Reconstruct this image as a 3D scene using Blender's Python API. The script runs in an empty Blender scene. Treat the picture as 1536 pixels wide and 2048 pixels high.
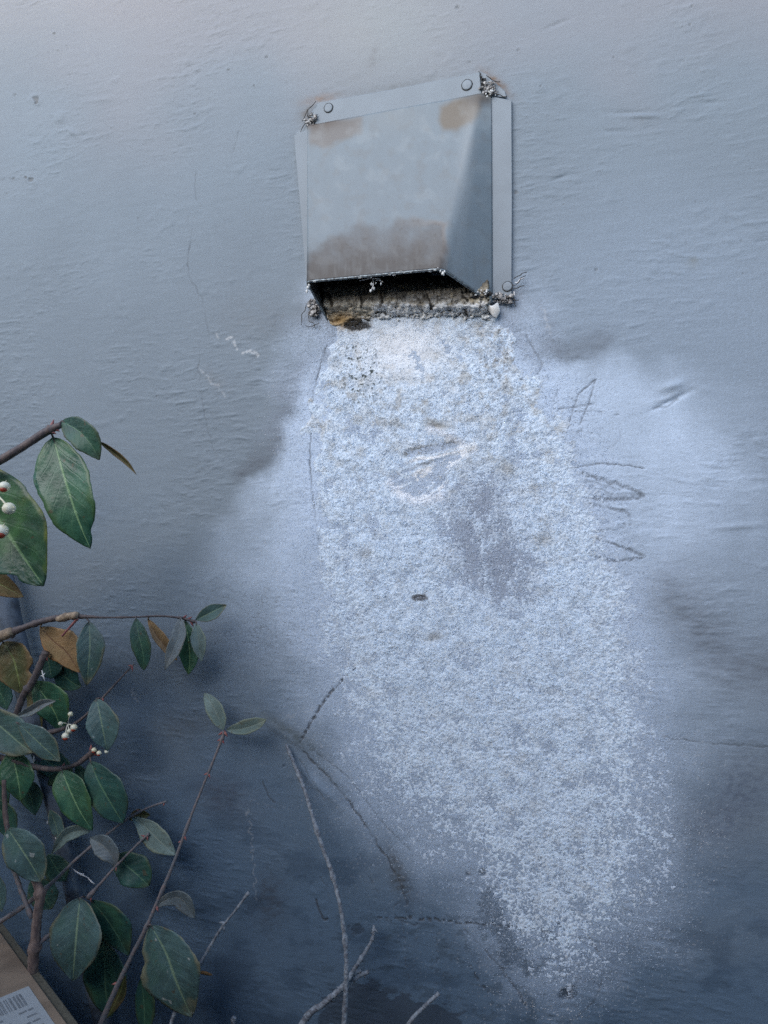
import bpy, math, random
import numpy as np
from mathutils import Vector, Matrix

# ------------------------------------------------------------------ camera, sky, sun, exposure
SC = bpy.context.scene
COL = SC.collection
F = 1480.0                       # focal length in photo pixels (1536 x 2048)
YAW = math.radians(18)
DN = 0.57                        # metres from lens to wall
CZ = 0.75                        # lens height
CAMP = np.array([0.0, -DN, CZ])
FWD = np.array([-math.sin(YAW), math.cos(YAW), 0.0])
RGT = np.array([math.cos(YAW), math.sin(YAW), 0.0])
cd = bpy.data.cameras.new('camera'); cam = bpy.data.objects.new('camera', cd); COL.objects.link(cam)
cam.location = CAMP; cam.rotation_euler = (math.radians(90), 0, YAW)
cd.sensor_fit = 'VERTICAL'; cd.sensor_height = 36; cd.lens = 36 * F / 2048
cd.clip_start = 0.01; cd.clip_end = 500
SC.camera = cam
SC.cycles.use_denoising = False        # the fine grain stays, as in a phone picture taken in shade

SUN_DIR = Vector((-0.34, -0.88, 0.42)).normalized()      # towards the sun
w = bpy.data.worlds.new('World'); SC.world = w; w.use_nodes = True
nt = w.node_tree
sky = nt.nodes.new('ShaderNodeTexSky'); sky.sky_type = 'NISHITA'; sky.sun_disc = False
sky.sun_elevation = math.asin(SUN_DIR.z); sky.sun_rotation = math.atan2(SUN_DIR.x, SUN_DIR.y)
sky.ozone_density = 0.8; sky.dust_density = 0.1; sky.air_density = 1.0
nt.links.new(sky.outputs[0], nt.nodes['Background'].inputs[0])
nt.nodes['Background'].inputs[1].default_value = 0.15
sl = bpy.data.lights.new('sun', 'SUN'); sl.energy = 2.35; sl.angle = math.radians(70); sl.color = (1.0, 0.90, 0.80)
so = bpy.data.objects.new('sun', sl); COL.objects.link(so)
so.rotation_euler = SUN_DIR.to_track_quat('Z', 'Y').to_euler()
SC.view_settings.view_transform = 'Standard'; SC.view_settings.look = 'None'
SC.view_settings.exposure = 0.88; SC.view_settings.gamma = 1

# ------------------------------------------------------------------ helpers
def at(u, v, h):
    """photo pixel + height over the wall -> world point(s)"""
    u = np.asarray(u, float); v = np.asarray(v, float); h = np.asarray(h, float)
    a = (u - 768) / F; b = -(v - 1024) / F
    dx = FWD[0] + RGT[0] * a; dy = FWD[1] + RGT[1] * a
    t = (DN - h) / dy
    return np.stack(np.broadcast_arrays(dx * t, -h + 0 * t, CZ + b * t), -1)
def px_of(x, y, z):
    rx = x - CAMP[0]; ry = y - CAMP[1]; rz = z - CAMP[2]
    d = rx * FWD[0] + ry * FWD[1]; l = rx * RGT[0] + ry * RGT[1]
    return 768 + F * l / d, 1024 - F * rz / d
def pxsize(u, v, h):
    p = at(u, v, h) - CAMP
    return float(p[0] * FWD[0] + p[1] * FWD[1]) / F

_TAB = np.random.RandomState(99).permutation(4096).astype(np.int32)
_GX = np.cos(np.arange(4096) * 2 * math.pi / 4096).astype(np.float32); _GY = np.sin(np.arange(4096) * 2 * math.pi / 4096).astype(np.float32)
def pnoise(x, y, seed=0):
    x = np.asarray(x, float) + 1000.37; y = np.asarray(y, float) + 1000.71
    x, y = np.broadcast_arrays(x, y)
    jx = np.floor(x); jy = np.floor(y); fx = (x - jx).astype(np.float32); fy = (y - jy).astype(np.float32)
    ix = jx.astype(np.int32); iy = jy.astype(np.int32)
    sx = fx * fx * fx * (fx * (fx * 6 - 15) + 10); sy = fy * fy * fy * (fy * (fy * 6 - 15) + 10)
    s0 = int(_TAB[seed % 4096]); ha = _TAB[(ix + s0) & 4095]; hb = _TAB[(ix + 1 + s0) & 4095]; y0 = iy + s0 * 7
    def g(h, dy, dx):
        k = _TAB[(h + y0 + dy) & 4095]; return _GX[k] * (fx - dx) + _GY[k] * (fy - dy)
    a = g(ha, 0, 0); a = a + (g(hb, 0, 1) - a) * sx
    b = g(ha, 1, 0); b = b + (g(hb, 1, 1) - b) * sx
    return ((a + (b - a) * sy) * 1.5).astype(float)
def fbm(x, y, o=3, seed=0, gain=.5):
    r = 0; a = 1; t = 0
    for k in range(o):
        r = r + a * pnoise(x * 2 ** k + 17.3 * k, y * 2 ** k + 5.1 * k, seed + k); t += a; a *= gain
    return r / t * 1.3
def sst(a, b, x):
    t = np.clip((x - a) / (b - a), 0, 1); return t * t * (3 - 2 * t)
def dline(u, v, pts, maxd=60):
    """distance to a polyline (photo pixels) and position along it; far away = 1e3"""
    pts = np.array(pts, float)
    d = np.full(u.shape, 1e3); al = np.zeros(u.shape)
    lo = pts.min(0) - maxd; hi = pts.max(0) + maxd
    m = (u > lo[0]) & (u < hi[0]) & (v > lo[1]) & (v < hi[1])
    uu = u[m]; vv = v[m]; dd = np.full(uu.shape, 1e3); aa = np.zeros(uu.shape); acc = 0
    for (x0, y0), (x1, y1) in zip(pts[:-1], pts[1:]):
        L = math.hypot(x1 - x0, y1 - y0) + 1e-9
        t = np.clip(((uu - x0) * (x1 - x0) + (vv - y0) * (y1 - y0)) / L / L, 0, 1)
        q = np.hypot(uu - x0 - t * (x1 - x0), vv - y0 - t * (y1 - y0))
        k = q < dd; dd[k] = q[k]; aa[k] = acc + t[k] * L; acc += L
    d[m] = dd; al[m] = aa
    return d, al
def sdpoly(u, v, pts):
    """signed distance to a polygon in photo pixels, positive inside"""
    pts = np.array(pts, float); d = np.full(u.shape, 1e9); ins = np.zeros(u.shape, bool)
    n = len(pts)
    for i in range(n):
        x0, y0 = pts[i]; x1, y1 = pts[(i + 1) % n]
        L2 = (x1 - x0) ** 2 + (y1 - y0) ** 2 + 1e-9
        t = np.clip(((u - x0) * (x1 - x0) + (v - y0) * (y1 - y0)) / L2, 0, 1)
        d = np.minimum(d, (u - x0 - t * (x1 - x0)) ** 2 + (v - y0 - t * (y1 - y0)) ** 2)
        if y0 != y1:
            c = ((y0 > v) != (y1 > v)) & (u < (x1 - x0) * (v - y0) / (y1 - y0) + x0)
            ins ^= c
    d = np.sqrt(d)
    return np.where(ins, d, -d)
def blob(u, v, cx, cy, rx, ry, rot=0):
    c, s = math.cos(rot), math.sin(rot)
    a = ((u - cx) * c + (v - cy) * s) / rx; b = (-(u - cx) * s + (v - cy) * c) / ry
    return np.exp(-(a * a + b * b))

def mesh_np(name, verts, faces, mat=None, parent=None, col=None, uv=None, smooth=True, quads=True):
    """verts (N,3), faces (M,k) arrays -> ONE object"""
    verts = np.asarray(verts, np.float32); faces = np.asarray(faces, np.int32)
    me = bpy.data.meshes.new(name); k = faces.shape[1]
    me.vertices.add(len(verts)); me.vertices.foreach_set('co', verts.ravel())
    me.loops.add(faces.size); me.loops.foreach_set('vertex_index', faces.ravel())
    me.polygons.add(len(faces)); me.polygons.foreach_set('loop_start', np.arange(0, faces.size, k, dtype=np.int32))
    me.update(calc_edges=True)
    me.polygons.foreach_set('use_smooth', np.full(len(faces), smooth))
    if col is not None:
        a = me.color_attributes.new('col', 'FLOAT_COLOR', 'POINT')
        c = np.ones((len(verts), 4), np.float32); c[:, :3] = col; a.data.foreach_set('color', c.ravel())
    if uv is not None:
        ul = me.uv_layers.new(name='UVMap'); ul.data.foreach_set('uv', np.asarray(uv, np.float32)[faces.ravel()].ravel())
    if mat: me.materials.append(mat)
    o = bpy.data.objects.new(name, me); COL.objects.link(o)
    if parent: o.parent = parent
    return o
class MB:
    """collects shapes (python lists) for one mesh object"""
    def __init__(s): s.v = []; s.f = []; s.m = []; s.mi = 0
    def add(s, vs, fs):
        b = len(s.v); s.v += [tuple(map(float, p)) for p in vs]; s.f += [tuple(b + i for i in f) for f in fs]; s.m += [s.mi] * len(fs)
    def tube(s, pts, rad, n=8, bump=0, seed=1, cap=True):
        pts = [Vector(p) for p in pts]; rr = random.Random(seed); k = len(pts); vs = []
        up = Vector((0.3, -1, 0.2)).normalized()
        for i, p in enumerate(pts):
            t = (pts[min(i + 1, k - 1)] - pts[max(i - 1, 0)]).normalized()
            a = t.cross(up).normalized(); b = t.cross(a).normalized()
            for j in range(n):
                th = 2 * math.pi * j / n; r = rad[i] * (1 + bump * rr.uniform(-1, 1))
                vs.append(p + a * (math.cos(th) * r) + b * (math.sin(th) * r))
        fs = [(i * n + j, i * n + (j + 1) % n, (i + 1) * n + (j + 1) % n, (i + 1) * n + j) for i in range(k - 1) for j in range(n)]
        if cap: fs += [tuple(range(n))[::-1], tuple((k - 1) * n + j for j in range(n))]
        s.add(vs, fs)
    def ball(s, c, r, n=10, sc=(1, 1, 1), bump=0, seed=1):
        rr = random.Random(seed); c = Vector(c); vs = [c + Vector((0, 0, r * sc[2]))]; fs = []
        for i in range(1, n):
            ph = math.pi * i / n
            for j in range(n):
                th = 2 * math.pi * j / n; q = r * (1 + bump * rr.uniform(-1, 1))
                vs.append(c + Vector((q * sc[0] * math.sin(ph) * math.cos(th), q * sc[1] * math.sin(ph) * math.sin(th), q * sc[2] * math.cos(ph))))
        vs.append(c - Vector((0, 0, r * sc[2])))
        fs += [(0, 1 + j, 1 + (j + 1) % n) for j in range(n)]
        for i in range(n - 2):
            fs += [(1 + i * n + j, 1 + (i + 1) * n + j, 1 + (i + 1) * n + (j + 1) % n, 1 + i * n + (j + 1) % n) for j in range(n)]
        l = 1 + (n - 2) * n; e = len(vs) - 1
        fs += [(l + j, e, l + (j + 1) % n) for j in range(n)]
        s.add(vs, fs)
    def prism(s, front, back):
        n = len(front)
        fs = [tuple(range(n)), tuple(range(2 * n - 1, n - 1, -1))] + [(i, i + n, (i + 1) % n + n, (i + 1) % n) for i in range(n)]
        s.add(list(front) + list(back), fs)
    def build(s, name, mats, parent=None, smooth=True, bevel=0):
        me = bpy.data.meshes.new(name); me.from_pydata(s.v, [], s.f)
        for m in (mats if isinstance(mats, (list, tuple)) else [mats]): me.materials.append(m)
        me.polygons.foreach_set('material_index', s.m)
        me.polygons.foreach_set('use_smooth', [smooth] * len(s.f)); me.update()
        o = bpy.data.objects.new(name, me); COL.objects.link(o)
        if parent: o.parent = parent
        if bevel:
            b = o.modifiers.new('bevel', 'BEVEL'); b.width = bevel; b.segments = 2; b.limit_method = 'ANGLE'
        return o
def tag(o, label=None, cat=None, group=None, kind=None):
    for k, x in (('label', label), ('category', cat), ('group', group), ('kind', kind)):
        if x: o[k] = x
    return o
def empty(name, loc=(0, 0, 0)):
    o = bpy.data.objects.new(name, None); COL.objects.link(o); o.location = loc; o.empty_display_size = .05; return o
def catmull(pts, n=8):
    p = [np.array(q, float) for q in pts]; p = [2 * p[0] - p[1]] + p + [2 * p[-1] - p[-2]]; out = []
    for i in range(1, len(p) - 2):
        for k in range(n):
            t = k / n
            out.append(.5 * ((2 * p[i]) + (-p[i - 1] + p[i + 1]) * t + (2 * p[i - 1] - 5 * p[i] + 4 * p[i + 1] - p[i + 2]) * t * t + (-p[i - 1] + 3 * p[i] - 3 * p[i + 1] + p[i + 2]) * t ** 3))
    out.append(p[-2]); return np.array(out)

# ------------------------------------------------------------------ materials
class NT:
    def __init__(s, name, rough=.6, spec=.5):
        s.m = bpy.data.materials.new(name); s.m.use_nodes = True; s.t = s.m.node_tree
        s.b = s.t.nodes['Principled BSDF']; s.set(s.b, 'Roughness', rough); s.set(s.b, 'Specular IOR Level', spec)
    def set(s, n, i, v):
        if hasattr(v, 'is_linked') or isinstance(v, bpy.types.NodeSocket): s.t.links.new(v, n.inputs[i])
        else: n.inputs[i].default_value = v
    def n(s, typ, out=0, props={}, **kw):
        nd = s.t.nodes.new('ShaderNode' + typ)
        for k, v in props.items(): setattr(nd, k, v)
        for k, v in kw.items(): s.set(nd, int(k[1:]) if k[0] == 'i' and k[1:].isdigit() else k, v)
        return nd.outputs[out]
    def math(s, op, a, b=0.0, c=0.0, clamp=False):
        nd = s.t.nodes.new('ShaderNodeMath'); nd.operation = op; nd.use_clamp = clamp
        s.set(nd, 0, a); s.set(nd, 1, b); s.set(nd, 2, c); return nd.outputs[0]
    def mix(s, f, a, b, blend='MIX'):
        nd = s.t.nodes.new('ShaderNodeMix'); nd.data_type = 'RGBA'; nd.blend_type = blend
        s.set(nd, 0, f); s.set(nd, 6, a); s.set(nd, 7, b); return nd.outputs[2]
    def ramp(s, f, a, b, c0=(0, 0, 0, 1), c1=(1, 1, 1, 1)):
        nd = s.t.nodes.new('ShaderNodeMapRange'); nd.interpolation_type = 'SMOOTHSTEP'
        s.set(nd, 0, f); s.set(nd, 1, a); s.set(nd, 2, b); return nd.outputs[0]
    def coord(s, scale=(1, 1, 1), kind='Object'):
        tc = s.t.nodes.new('ShaderNodeTexCoord'); mp = s.t.nodes.new('ShaderNodeMapping')
        s.t.links.new(tc.outputs[kind], mp.inputs[0]); mp.inputs['Scale'].default_value = scale; return mp.outputs[0]
    def noise(s, scale, detail=3, vec=None, rough=.5):
        nd = s.t.nodes.new('ShaderNodeTexNoise'); nd.inputs['Scale'].default_value = scale
        nd.inputs['Detail'].default_value = detail; nd.inputs['Roughness'].default_value = rough
        s.t.links.new(vec if vec else s.coord(), nd.inputs['Vector']); return nd.outputs[0]
    def bump(s, h, strength=.3, dist=.001, prev=None):
        nd = s.t.nodes.new('ShaderNodeBump'); nd.inputs['Strength'].default_value = strength; nd.inputs['Distance'].default_value = dist
        s.t.links.new(h, nd.inputs['Height'])
        if prev: s.t.links.new(prev, nd.inputs['Normal'])
        s.t.links.new(nd.outputs[0], s.b.inputs['Normal']); return nd.outputs[0]
    def base(s, c): s.set(s.b, 'Base Color', c)
def rgb(r, g, b): return (r, g, b, 1)

def m_attr(name, rough, bumps, var=.1, spec=.35, vscale=700):
    t = NT(name, rough, spec)
    c = t.n('VertexColor', props={'layer_name': 'col'})
    v = t.noise(vscale, 3); v2 = t.math('MULTIPLY_ADD', v, 2 * var, 1 - var)
    cc = t.n('CombineXYZ', i0=v2, i1=v2, i2=v2)
    t.base(t.mix(1.0, c, cc, 'MULTIPLY')); p = None
    for sc, st, d, vs in bumps: p = t.bump(t.noise(sc, 3, t.coord(vs)), st, d, p)
    return t.m
M_WALL = m_attr('painted_stucco', .62, [(1, .34, .0012, (34, 34, 120)), (1, .5, .0006, (1100, 1100, 1500))], .07)
M_LINT = m_attr('lint_felt', .95, [(1500, .45, .0006, (1, 1, 1))], .16, .1, 1300)
M_HOOD = m_attr('weathered_sheet_metal_paint', .48, [(260, .25, .0004, (1, 1, 1))], .05, .4, 400)

def m_simple(name, c, rough=.7, var=.25, scale=200, c2=None, bump=.3, metallic=0, bd=.0006, spec=.4, vs=(1, 1, 1)):
    t = NT(name, rough, spec); n = t.noise(scale, 4, t.coord(vs))
    c2 = c2 or tuple(x * (1 - var) for x in c)
    t.base(t.mix(t.ramp(n, .35, .68), rgb(*c), rgb(*c2))); t.set(t.b, 'Metallic', metallic)
    t.bump(n, bump, bd); return t.m
M_FLANGE = m_simple('grey_vent_paint', (.215, .26, .305), .5, .08, 60, bump=.08)
M_RIM = m_simple('bare_metal_edge', (.26, .31, .34), .38, .5, 420, c2=(.09, .10, .11), metallic=.45, bump=.4)
M_DARK = m_simple('sooty_duct', (.03, .03, .032), .85, .4, 150)
M_SEAL = m_simple('old_silicone_sealant', (.42, .42, .42), .16, .3, 420, c2=(.035, .028, .025), bump=.9, bd=.002, spec=.8)
M_WHITE = m_simple('white_sealant', (.78, .8, .8), .5, .12, 300)
M_SCREW = m_simple('painted_screw_head', (.24, .285, .33), .55, .1, 300, bump=.1)
M_STRAND = m_simple('lint_strand', (.75, .76, .78), .9, .15, 300)
M_WISP = m_simple('dark_fibre', (.05, .045, .04), .9, .3, 300)
M_STEM_P = m_simple('purple_brown_bark', (.085, .075, .085), .6, .3, 300, c2=(.15, .12, .115), bump=.5, vs=(1, 1, .4))
M_STEM_G = m_simple('grey_green_bark', (.14, .15, .17), .6, .3, 300, c2=(.21, .17, .17), bump=.5)
M_STEM_B = m_simple('brown_bark', (.23, .17, .15), .8, .3, 260, c2=(.11, .08, .08), bump=.9, vs=(1, 1, .3))
M_BARE = m_simple('dry_grey_bark', (.27, .31, .36), .85, .35, 300, c2=(.13, .14, .165), bump=1, bd=.0015)
M_TORN = m_simple('torn_tan_bark', (.42, .33, .24), .8, .3, 200, c2=(.22, .17, .13), bump=.8)
M_BUD = m_simple('red_bud', (.25, .075, .085), .55, .3, 400, c2=(.36, .16, .14))
M_BERRYW = m_simple('cream_fruit_husk', (.78, .80, .70), .35, .1, 200, c2=(.72, .70, .50))
M_BERRYR = m_simple('red_seed', (.36, .06, .03), .3, .3, 300)
M_PIPE = m_simple('dark_painted_conduit', (.15, .19, .25), .42, .4, 60, c2=(.055, .065, .085), bump=.4)
M_KRAFT = m_simple('kraft_cardboard', (.30, .225, .165), .85, .30, 40, bump=.25)
M_KRAFTE = m_simple('cardboard_cut_edge', (.14, .13, .10), .9, .3, 400, bump=.6)
M_PAPER = m_simple('label_paper', (.42, .45, .47), .6, .06, 80, bump=.1)
M_INK = m_simple('printed_ink', (.23, .25, .27), .7, .2, 400)
M_SOIL = m_simple('dark_soil', (.05, .042, .035), .95, .5, 60, bump=1, bd=.01)
M_FENCE = m_simple('slate_shade_fence_board', (.10, .14, .18), .85, .4, 8, bump=.6, bd=.003, vs=(6, 1, .6))
M_ORANGE = m_simple('dry_orange_leaf', (.35, .17, .06), .7, .3, 200)

def m_leaf(name, c1, c2, vein, edge, rough=.42, veins=.35, edge_w=.80, spot=0.0):
    t = NT(name, rough, .5)
    uv = t.t.nodes.new('ShaderNodeUVMap').outputs[0]
    sp = t.t.nodes.new('ShaderNodeSeparateXYZ'); t.t.links.new(uv, sp.inputs[0])
    s = t.math('ABSOLUTE', t.math('SUBTRACT', sp.outputs[0], .5)); s = t.math('MULTIPLY', s, 2.0); v = sp.outputs[1]
    n = t.noise(38, 3); n2 = t.noise(330, 3)
    c = t.mix(t.ramp(n, .38, .64), rgb(*c1), rgb(*c2))
    c = t.mix(t.math('MULTIPLY', t.ramp(t.noise(95, 5), .40, .66), .6), c, rgb(*[x * .55 for x in c1]))
    ef = t.math('MULTIPLY', t.ramp(t.math('ADD', s, t.math('MULTIPLY', t.math('SUBTRACT', n, .5), 1.0)), edge_w, edge_w + .22), .75)
    tf = t.ramp(t.math('ADD', v, t.math('MULTIPLY', t.math('SUBTRACT', n, .5), .9)), .86, 1.1)
    c = t.mix(t.math('MAXIMUM', ef, t.math('MULTIPLY', tf, .8)), c, rgb(*edge))
    wob = t.math('MULTIPLY', t.math('SUBTRACT', t.noise(90, 2), .5), .25)
    ph = t.math('FRACT', t.math('ADD', t.math('MULTIPLY_ADD', s, -2.1, t.math('MULTIPLY', v, 7.0)), wob))
    lv = t.math('SUBTRACT', 1.0, t.ramp(t.math('ABSOLUTE', t.math('SUBTRACT', ph, .5)), .0, .10))
    lv = t.math('MULTIPLY', lv, t.math('SUBTRACT', 1.0, t.ramp(s, .55, .95)))
    mr = t.math('SUBTRACT', 1.0, t.ramp(s, .015, .065))
    c = t.mix(t.math('MULTIPLY', lv, veins * .45), c, rgb(*vein))
    c = t.mix(t.math('MULTIPLY', mr, .85), c, rgb(*vein))
    c = t.mix(t.math('MULTIPLY', t.ramp(t.noise(210, 1), .70, .76), .6), c, rgb(.10, .07, .04))
    if spot: c = t.mix(t.math('MULTIPLY', t.ramp(t.noise(120, 1), .72, .76), spot), c, rgb(.6, .62, .6))
    t.base(c)
    hgt = t.math('ADD', t.math('MULTIPLY', t.math('ADD', lv, mr), -.35), n2)
    t.bump(hgt, .45, .0008)
    t.set(t.b, 'Roughness', t.math('MULTIPLY_ADD', n, .35, rough - .15))
    return t.m
L = {
 'vivid': m_leaf('leaf_glossy_green', (.032, .110, .072), (.055, .15, .085), (.20, .34, .17), (.06, .13, .05), .36, .22),
 'big':   m_leaf('leaf_green_yellow_edge', (.04, .105, .065), (.055, .15, .055), (.17, .30, .14), (.22, .24, .04), .42, .18, .86),
 'dark':  m_leaf('leaf_deep_green', (.026, .090, .080), (.035, .11, .07), (.10, .20, .12), (.06, .09, .05), .5, .2),
 'teal':  m_leaf('leaf_dusty_teal', (.080, .150, .155), (.055, .120, .105), (.20, .29, .19), (.20, .19, .12), .55, .25, .84, .4),
 'pale':  m_leaf('leaf_pale_back', (.20, .28, .27), (.15, .22, .21), (.24, .29, .25), (.22, .26, .20), .6, .2),
 'grey':  m_leaf('leaf_grey_back', (.15, .195, .22), (.18, .21, .23), (.20, .22, .21), (.18, .19, .16), .6, .25),
 'brown': m_leaf('leaf_dry_tan', (.34, .22, .11), (.27, .20, .10), (.15, .07, .04), (.36, .19, .08), .6, .2),
 'olive': m_leaf('leaf_olive_brown', (.085, .10, .04), (.15, .12, .055), (.20, .25, .09), (.18, .12, .06), .5, .2, .7),
}

# ------------------------------------------------------------------ the wall (stucco relief, stains, cracks)
LINT_POLY = [(668,628),(650,700),(632,800),(624,900),(632,1010),(642,1100),(650,1200),(664,1280),(690,1350),(705,1425),(710,1500),(740,1570),(820,1650),(910,1710),(965,1760),(1000,1830),(1035,1885),(1080,1945),(1130,1960),(1180,1930),(1225,1870),(1290,1850),(1300,1760),(1308,1650),(1300,1560),(1285,1470),(1272,1390),(1255,1300),(1230,1200),(1200,1100),(1170,1000),(1135,900),(1098,820),(1052,735),(1000,645),(960,612),(850,604),(740,604)]
HALO_POLY = [(655,680),(610,745),(575,840),(556,925),(500,985),(455,1060),(430,1140),(450,1250),(520,1330),(610,1420),(680,1560),(800,1700),(920,1800),(1000,1930),(1130,2010),(1230,1900),(1330,1800),(1370,1620),(1390,1450),(1400,1320),(1350,1230),(1400,1140),(1480,1040),(1490,950),(1440,850),(1320,760),(1200,712),(1100,718),(1000,660)]
def lint_density(u, v):
    n1 = fbm(u / 60, v / 60, 3, 11); n0 = fbm(u / 26, v / 26, 2, 15)
    sd = sdpoly(u, v, LINT_POLY) + 34 * n1 + 16 * n0 - np.interp(v, [600, 1200, 1500, 1900], [4, 16, 38, 22])
    softn = np.interp(v, [640, 1000, 1300, 1500, 1700, 1900], [10, 70, 110, 150, 150, 110])
    softn = softn * (1 - .72 * sst(760, 660, u) * sst(1250, 1050, v))
    d = sst(-softn * .8, softn * 1.0, sd)
    d *= np.interp(v, [640, 900, 1300, 1600, 1850, 1960], [1, 1, .92, .70, .62, .46])
    # thin towards the lower left, scraped patches
    d *= 1 - .30 * sst(90, -60, (u - (700 + (v - 1350) * .62)) + 30 * n1) * sst(1330, 1450, v)
    sc = sst(-55, 30, sdpoly(u, v, [(925,975),(1000,960),(1012,1050),(1046,1120),(1050,1185),(1000,1198),(940,1160),(912,1090),(905,1020)]) + 20 * n0)
    d *= 1 - .24 * sc * (1 + .8 * pnoise(u / 9, v / 50, 19))
    fan = sst(-6, 5, sdpoly(u, v, [(950,893),(905,888),(815,900),(812,925),(782,955),(800,985),(845,992),(885,975),(898,925)]))
    d *= 1 - .12 * fan
    for cx, cy, rx, ry, a in ((880,1440,50,28,.55),(950,1490,38,22,.6),(840,1194,24,10,.2),(866,1272,18,9,.2),(1155,1810,22,18,.8),(1030,1640,18,18,.5),(1170,1000,20,12,.3),(880,850,26,9,.5),(1270,1420,20,14,.4)):
        d *= 1 - a * blob(u, v, cx, cy, rx, ry, .2)
    return np.clip(d, 0, 1)
def crack(u, v, pts, wid, jit=3, dash=0, seed=5):
    pts = catmull(pts, 4) if dash >= 0 else np.array(pts, float)
    lo = pts.min(0) - 26; hi = pts.max(0) + 26; m = (u > lo[0]) & (u < hi[0]) & (v > lo[1]) & (v < hi[1])
    full = np.zeros(u.shape); u = u[m]; v = v[m]
    if not len(u): return full
    uu = u + jit * pnoise(u / 14, v / 14, seed); vv = v + jit * pnoise(u / 14 + 50, v / 14, seed + 1)
    d, al = dline(uu, vv, pts, 20)
    k = sst(wid, wid * .3, d)
    if dash < 0: k *= .35 + .65 * sst(-.45, .15, pnoise(u / 3.2, v / 3.2, seed + 3) + .5 * pnoise(u / 9, v / 9, seed + 4))
    if dash > 0: k *= sst(-.25, .15, pnoise(al / dash, al * 0 + .5, seed) * 1.5 + .1) if dash < 16 else .35 + .65 * sst(-.5, .2, pnoise(al / dash, al * 0 + .5, seed) * 1.5 + .1)
    full[m] = k; return full

GX, GZ = 0.0008, 0.0008
xs = np.arange(-0.70, 0.20, GX); zs = np.arange(0.16, 1.32, GZ)
X, Z = np.meshgrid(xs, zs); U, V = px_of(X, 0 * X, Z)
# relief
wob = fbm(X / .12, Z / .08, 2, 3) * .006
st1 = fbm(X / .018, (Z + wob) / .0046, 3, 21); st2 = fbm(X / .008, (Z + wob) / .0024, 2, 25)
stx = sst(-.25, .55, fbm(X / .12, Z / .08, 2, 33))
und = fbm(X / .07, Z / .05, 3, 41)
H = .00058 * np.clip(st1 - .12, 0, 1) * (.15 + stx) - .00070 * np.clip(-st1 - .38, 0, 1) * stx + .00009 * st2 * stx + .00018 * und
lump = pnoise(X / .011, Z / .007, 55) * sst(.25, .6, pnoise(X / .05, Z / .03, 57))
H += .0004 * np.clip(lump, 0, 1)
D = lint_density(U, V)
H *= 1 - .4 * D
# base paint, dirt
tone = 1 + .06 * fbm(X / .10, Z / .10, 3, 61) + .03 * st1
tone = tone * (1 + .018 * np.random.RandomState(13).normal(0, 1, U.shape))
C = np.stack([.198 * tone, .245 * tone, .292 * tone], -1)
def lay(color, k):
    global C
    k = np.clip(k, 0, 1)[..., None]; C = C * (1 - k) + np.array(color) * k
lay((.32,.285,.30), .50 * sst(420, -60, V + 110 * fbm(U/260, V/200, 2, 63) + .1 * U))                           # warmer, paler tone near the top
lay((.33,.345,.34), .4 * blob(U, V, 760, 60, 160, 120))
# blue shade of the lower wall painted into the colour, with cloudy dirt
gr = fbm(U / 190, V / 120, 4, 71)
low_shade = sst(950, 1850, V + 190 * gr - .26 * (U - 500))
lay((.045,.115,.215), .60 * low_shade)
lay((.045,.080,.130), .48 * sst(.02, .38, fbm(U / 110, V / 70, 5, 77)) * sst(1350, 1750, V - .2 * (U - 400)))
# halo of fine white dust
nh = fbm(U / 90, V / 90, 4, 81)
sdh = sdpoly(U, V, HALO_POLY)
soft = 26 + 95 * sst(900, 1250, V) + 110 * sst(1230, 1450, U) * sst(640, 760, V)
halo = sst(-1, 1, (sdh + 26 * nh) / soft)
halo *= np.interp(V, [650, 850, 1200, 1500, 1800, 2000], [.8, 1.0, .90, .60, .42, .3]) * (.88 + .25 * nh) * (1 - .38 * sst(640, 460, U))
spk = sst(-.1, .5, pnoise(U / 3.1, V / 3.1, 90) + .4 * pnoise(U / 7, V / 7, 91))
wn = np.random.RandomState(12).normal(0, 1, U.shape); lay((.63,.76,.94), halo * np.clip(.76 + .20 * spk + .08 * wn, 0, 1))
# powder on the right, out to the frame
lay((.44,.56,.73), .30 * sst(1560, 1200, np.hypot((U - 1330) * 1.0, (V - 950) * .9) + 900) * (.7 + .4 * spk))
# soot bands beside the halo
for pts, wd, a in (([(662,655),(645,700),(604,742),(572,810),(545,890),(490,945)], 23, .55), ([(1000,630),(1040,665),(1100,695),(1160,692),(1210,680)], 24, .42), ([(1340,1190),(1400,1260),(1450,1320),(1540,1340)], 60, .50), ([(645,640),(662,665),(640,740),(628,790)], 9, .6), ([(1010,640),(1045,690),(1080,730)], 16, .5), ([(1090,620),(1100,650),(1105,690)], 14, .35), ([(620,625),(600,650),(560,640)], 30, .25)):
    d, _ = dline(U + 22 * nh + 6 * spk, V + 22 * nh, catmull(pts, 4), 150); lay((.11,.125,.15), a * 1.25 * np.exp(-(d / wd) ** 2) * np.clip(.75 + .5 * fbm(U / 40, V / 9, 4, 161) + .05 * wn, 0, 1.2))
lay((.15,.145,.14), .45 * blob(U, V, 985, 620, 60, 22) + .5 * blob(U, V, 1030, 590, 16, 14) + .45 * blob(U, V, 625, 625, 18, 30))
# under the lint: grey felted skin
near = sst(-130, 10, sdpoly(U, V, LINT_POLY) + 50 * nh) * np.interp(V, [600, 1200, 1500, 2000], [1, .9, .6, .45])
lay((.56,.68,.86), near * np.clip(.42 + .25 * spk + .10 * wn, 0, 1))
lay((.44,.53,.66), np.clip(D * 1.3, 0, 1) * np.interp(V, [600, 1200, 1500, 1900], [.9, .75, .42, .25]))
sc = sst(-60, 30, sdpoly(U, V, [(925,975),(1000,960),(1012,1050),(1046,1120),(1050,1185),(1000,1198),(940,1160),(912,1090),(905,1020)]) + 18 * nh)
lay((.26,.30,.38), sc * (.45 + .35 * (1 - spk)))
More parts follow.
